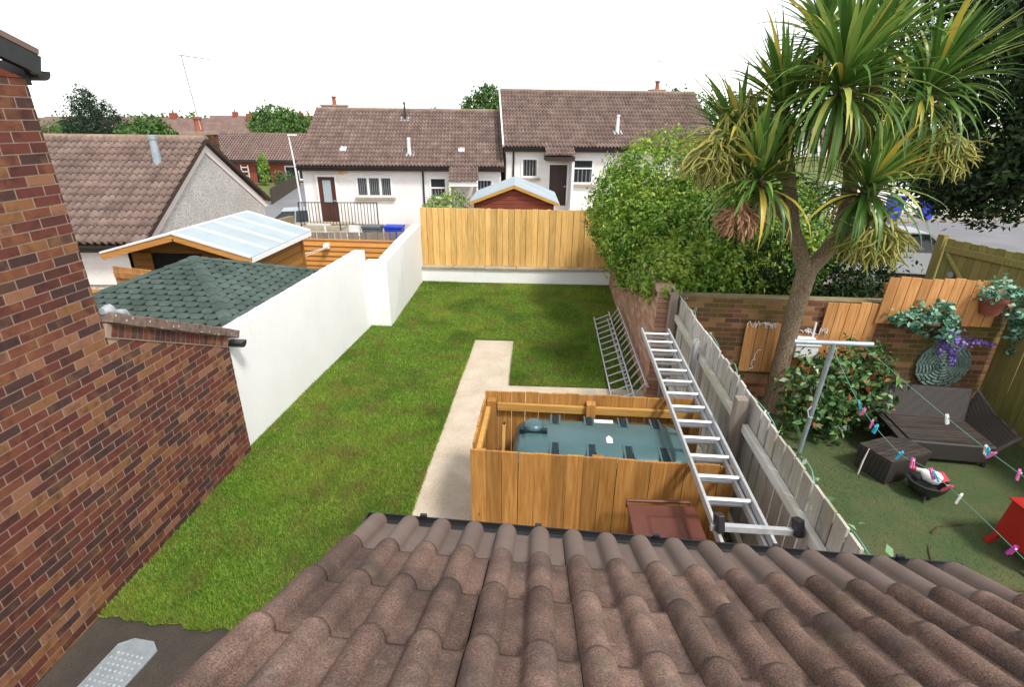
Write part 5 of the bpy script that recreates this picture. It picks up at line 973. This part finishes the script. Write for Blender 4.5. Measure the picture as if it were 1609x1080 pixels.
# ------------------------------------------------------------------ cordyline palm
def cordyline():
    t = thing('cordyline_palm', 'tall cordyline palm with forked trunk and sword leaf heads', 'palm tree', (3.47, 7.3, 0)); m = MB()
    def limb(pts, rad, n=14):
        P = [Vector(p) for p in pts]; q = []; rr = []
        for i in range(len(P)-1):
            for k in range(5): f = k/5; q.append(P[i].lerp(P[i+1], f)+Vector((rnd.uniform(-.006, .006), rnd.uniform(-.006, .006), 0))); rr.append((rad[i]*(1-f)+rad[i+1]*f)*rnd.uniform(.97, 1.04))
        m.tube(q+[P[-1]], rr+[rad[-1]], n)
    limb([(3.46, 7.3, -.05), (3.44, 7.29, .25), (3.44, 7.28, .9), (3.44, 7.25, 1.6), (3.45, 7.2, 2.2)], [.175, .13, .118, .115, .13])
    heads = [((3.08, 6.6, 4.46), 1.22, 200, (0, -.25, 1)), ((2.65, 7.1, 4.27), 1.0, 130, (-.4, 0, 1)), ((2.42, 6.7, 3.44), .98, 130, (-.3, -.35, .9)), ((3.6, 6.5, 3.4), 1.0, 140, (.2, -.4, .9)), ((4.17, 6.9, 4.42), 1.15, 170, (.5, -.15, 1)), ((3.84, 7.4, 5.0), 1.1, 130, (.15, .2, 1)), ((2.2, 7.2, 3.92), .9, 110, (-.7, .1, .8)), ((3.1, 7.4, 5.0), 1.1, 120, (-.1, .2, 1))]
    H = [Vector(h[0]) for h in heads]; fork = Vector((3.45, 7.2, 2.15)); la = Vector((3.12, 7.1, 2.75)); ra = Vector((3.72, 7.1, 2.7))
    limb([fork, la, la.lerp(H[1], .55), H[1]], [.10, .085, .075, .07]); limb([la, la.lerp(H[2], .6), H[2]], [.08, .07, .06]); limb([la.lerp(H[1], .4), H[6]], [.07, .06])
    rb = Vector((3.62, 7.0, 3.4)); limb([fork, ra, rb, H[0]], [.105, .095, .085, .075]); limb([ra, ra.lerp(H[3], .6), H[3]], [.08, .07, .06]); limb([ra, Vector((4.05, 7.1, 3.5)), H[4]], [.09, .085, .07]); limb([rb, H[5]], [.07, .06]); limb([Vector((4.05, 7.1, 3.5)), H[7]], [.07, .06]); m.build('trunk', 'bark', t, True)
    # six leaf shapes, curved strips with a fold
    shapes = []
    for v in range(6):
        q = MB(); ns = 6; bend = (.06, .18, .35, .55, .85, 1.2)[v]; vs = []
        for i in range(ns+1):
            f = i/ns; a = bend*f*f; x = f*math.cos(a*.8); z = -f*math.sin(a)*.9; wd = .040*(.55+.9*f if f < .45 else (1-f)*1.75+.003); vs += [(x, -wd, z+wd*.35), (x, 0, z), (x, wd, z+wd*.35)]
        q.add(vs, [(3*i+j, 3*i+j+1, 3*i+j+4, 3*i+j+3) for i in range(ns) for j in (0, 1)], 0); me = q.mesh('leaf', smooth=True); shapes.append(me)
    mats = [[] for _ in range(6)]; dead = []
    for (c, L, n, ax) in heads:
        ax = Vector(ax).normalized(); q0 = Vector((0, 0, 1)).rotation_difference(ax)
        for i in range(n):
            f = i/n; el = R(82-118*f**1.05+rnd.uniform(-12, 12)); az = i*2.39996+rnd.uniform(-.2, .2); d = Vector((math.cos(el)*math.cos(az), math.cos(el)*math.sin(az), math.sin(el))); d = q0 @ d
            Z = Vector((0, 0, 1)); y = Z.cross(d); y = y.normalized() if y.length > .05 else Vector((0, 1, 0)); z = d.cross(y); l = L*rnd.uniform(.72, 1.1)*(1-.25*f); k = min(5, max(0, int(f*4.6+rnd.uniform(0, 1.4)))); w2 = rnd.uniform(.85, 1.2)
            M = Matrix.Translation(Vector(c)-ax*(.22*f)+d*.03) @ Matrix((d*l, y*l*w2/ max(L, .1)*.95, z*l)).transposed().to_4x4(); mats[k].append(M)
        for i in range(26):
            az = rnd.uniform(0, 6.28); d = Vector((math.cos(az)*.35, math.sin(az)*.35, -1)).normalized(); y = Vector((0, 0, 1)).cross(d).normalized(); z = d.cross(y); l = L*rnd.uniform(.45, .75); dead.append(Matrix.Translation(Vector(c)-ax*.28+Vector((math.cos(az), math.sin(az), 0))*.06) @ Matrix((d*l, y*l*.6, z*l)).transposed().to_4x4())
    for k in range(6): place(t, 'leaf', shapes[k], mats[k], 'sword', 50)
    dm = shapes[1].copy(); dm.materials.clear(); dm.name = 'dry_leaf'; place(t, 'dry_leaf', dm, dead, 'deadleaf', 0)
    # drooping seed panicles
    def panicle(c, size, n, mat, down=1.0):
        q = MB(); c = Vector(c)
        for i in range(n):
            d = Vector((rnd.gauss(0, 1), rnd.gauss(0, 1), rnd.gauss(0, .6))).normalized(); p = c+Vector((d.x*size*.35, d.y*size*.35, d.z*size*.3)); pts = [p]; v = d*.5+Vector((0, 0, -.5*down))
            for k in range(5): v = (v+Vector((rnd.gauss(0, .35), rnd.gauss(0, .35), rnd.gauss(-.12*down, .3)))).normalized(); pts.append(pts[-1]+v*size*.13)
            q.tube(pts, [.011, .012, .012, .011, .009, .004], 4, False)
        for i in range(6): q.tube([c+Vector((0, 0, size*.6)), c+Vector((rnd.gauss(0, .2)*size, rnd.gauss(0, .2)*size, -.2*size))], .012, 4, False)
        q.build('seed_panicle', mat, t, kind='stuff')
    panicle((3.72, 6.4, 2.86), .56, 170, 'panicle'); panicle((4.4, 6.8, 3.82), .55, 150, 'panicle'); panicle((2.24, 6.6, 2.98), .38, 120, 'panicle_old'); panicle((2.0, 6.9, 3.72), .66, 200, 'panicle'); panicle((2.28, 7.1, 4.15), .4, 70, 'panicle')
cordyline()

# ------------------------------------------------------------------ trees
tree('conifer_tree', 'huge dark conifer towering over the street behind the palm', (13.6, 13.4, -.3), 5, [((-2.4, 2.1, 4.6), (2.6, 2.4, 2.4)), ((-3.0, 1.1, 6.6), (2.4, 2.2, 2.2)), ((-.6, .6, 5.2), (2.4, 2.2, 2.6)), ((-1.9, 2.1, 9), (2.6, 2.4, 3)), ((.8, -.4, 8.0), (2.6, 2.4, 3)), ((1.1, -.3, 4.2), (2, 1.8, 1.6)), ((-2.4, .9, 3.1), (1.8, 1.2, .9)), ((-.2, .1, 3.2), (1.6, 1.2, 1.0)), ((-2.8, 2.1, 3), (1, .8, .8))], 5600, 16, .32, .17, 'conifer', .3, aspect=.4, limbs=8)
tree('conifer_tree', 'pointed dark evergreen beyond the pebbledash bungalow roof', (-42.5, 50, -.4), 3, [((0, 0, 2.8), (2.9, 2.6, 1.6)), ((-.2, 0, 4.2), (2.3, 2, 1.5)), ((-.5, 0, 5.4), (1.4, 1.3, 1.1)), ((-.6, 0, 6.3), (.6, .6, .6))], 800, 16, .5, .22, 'pine_far', .3, aspect=.35)
tree('broadleaf_tree', 'rounded green tree right of the pointed evergreen', (-35, 46, -.4), 2, [((0, 0, 2.6), (2.4, 2, 1.3)), ((.6, 0, 3.6), (1.4, 1.2, .9)), ((2.0, 0, 2.4), (1.6, 1.2, 1.0))], 300, 14, .45, .3, 'tree_far', .2)
tree('broadleaf_tree', 'broad green tree above the red brick terrace roof', (-34, 68, -.4), 2.5, [((0, 0, 3.6), (3.6, 3, 1.8)), ((-.6, 0, 4.6), (2.4, 2, 1.2)), ((3.0, 0, 3.2), (2.6, 2, 1.4))], 380, 14, .6, .38, 'tree_far', .25)
tree('broadleaf_tree', 'full green tree rising between the two bungalow ridges', (-5.6, 46, -.4), 3, [((0, 0, 5.0), (1.9, 1.6, 1.6)), ((.3, 0, 6.0), (1.3, 1.1, .9)), ((-.9, 0, 5.2), (1.1, 1, 1.0))], 330, 14, .42, .27, 'tree_far', .25)
tree('broadleaf_tree', 'feathery green tree behind the end of the upper bungalow ridge', (10, 42, -.4), 3, [((0, 0, 5.0), (2.6, 1.8, 1.3)), ((-1.6, 0, 5.6), (1.3, 1, .9)), ((3.4, 0, 4.8), (3, 2, 1.5))], 330, 14, .5, .27, 'tree_far', .25)
tree('broadleaf_tree', 'low green tree beside the brick house corner and far roof', (-62, 60, -.4), 2, [((0, 0, 3.0), (3, 2, 1.2)), ((5, 2, 2.9), (2.4, 2, .9))], 240, 12, .55, .34, 'tree_far', .25)
FT = ((-24, 80, 2, 5.2, 'dense far tree left of the roughcast bungalow chimney'), (-17, 78, 1.2, 5.6, 'small dark pointed far tree beside the roughcast bungalow chimney'), (-12, 84, 1.8, 5.4, 'light far tree above the black flue of the roughcast bungalow'), (-3, 90, 2.6, 7.2, 'tall far tree peeping over the upper bungalow ridge'), (-44, 95, 4, 5.2, 'dark wide far tree behind the far house chimneys'), (-56, 110, 5, 5.2, 'pale wide far tree on the skyline beyond the rounded green tree'), (-30, 58, 1.6, 3.8, 'low far tree at the end of the terrace ridge'), (5, 80, 3, 5.0, 'far tree hidden low behind the upper bungalow chimney'))
for i, (x, y, r, h, lb) in enumerate(FT): tree('far_tree', lb, (x, y, -.4), h*.5, [((0, 0, h-r*.6), (r, r, r*.6)), ((r*.3, 0, h-r*.2), (r*.6, r*.6, r*.45))], 160, 12, r*.22, .26, 'pine_far' if i in (1, 4) else 'tree_far', .2, 'far trees on the skyline')
P, N = clump_points([((x, 260+40*math.sin(x*.05), .8), (30, 10, 3.4)) for x in range(-420, 420, 34)], 1500, 10, 2.2); o = leaves('far_woodland', P, N, 1.7, 'tree_far', None, .6, kind='stuff'); tag(o, 'far low belt of trees along the horizon', 'woodland')
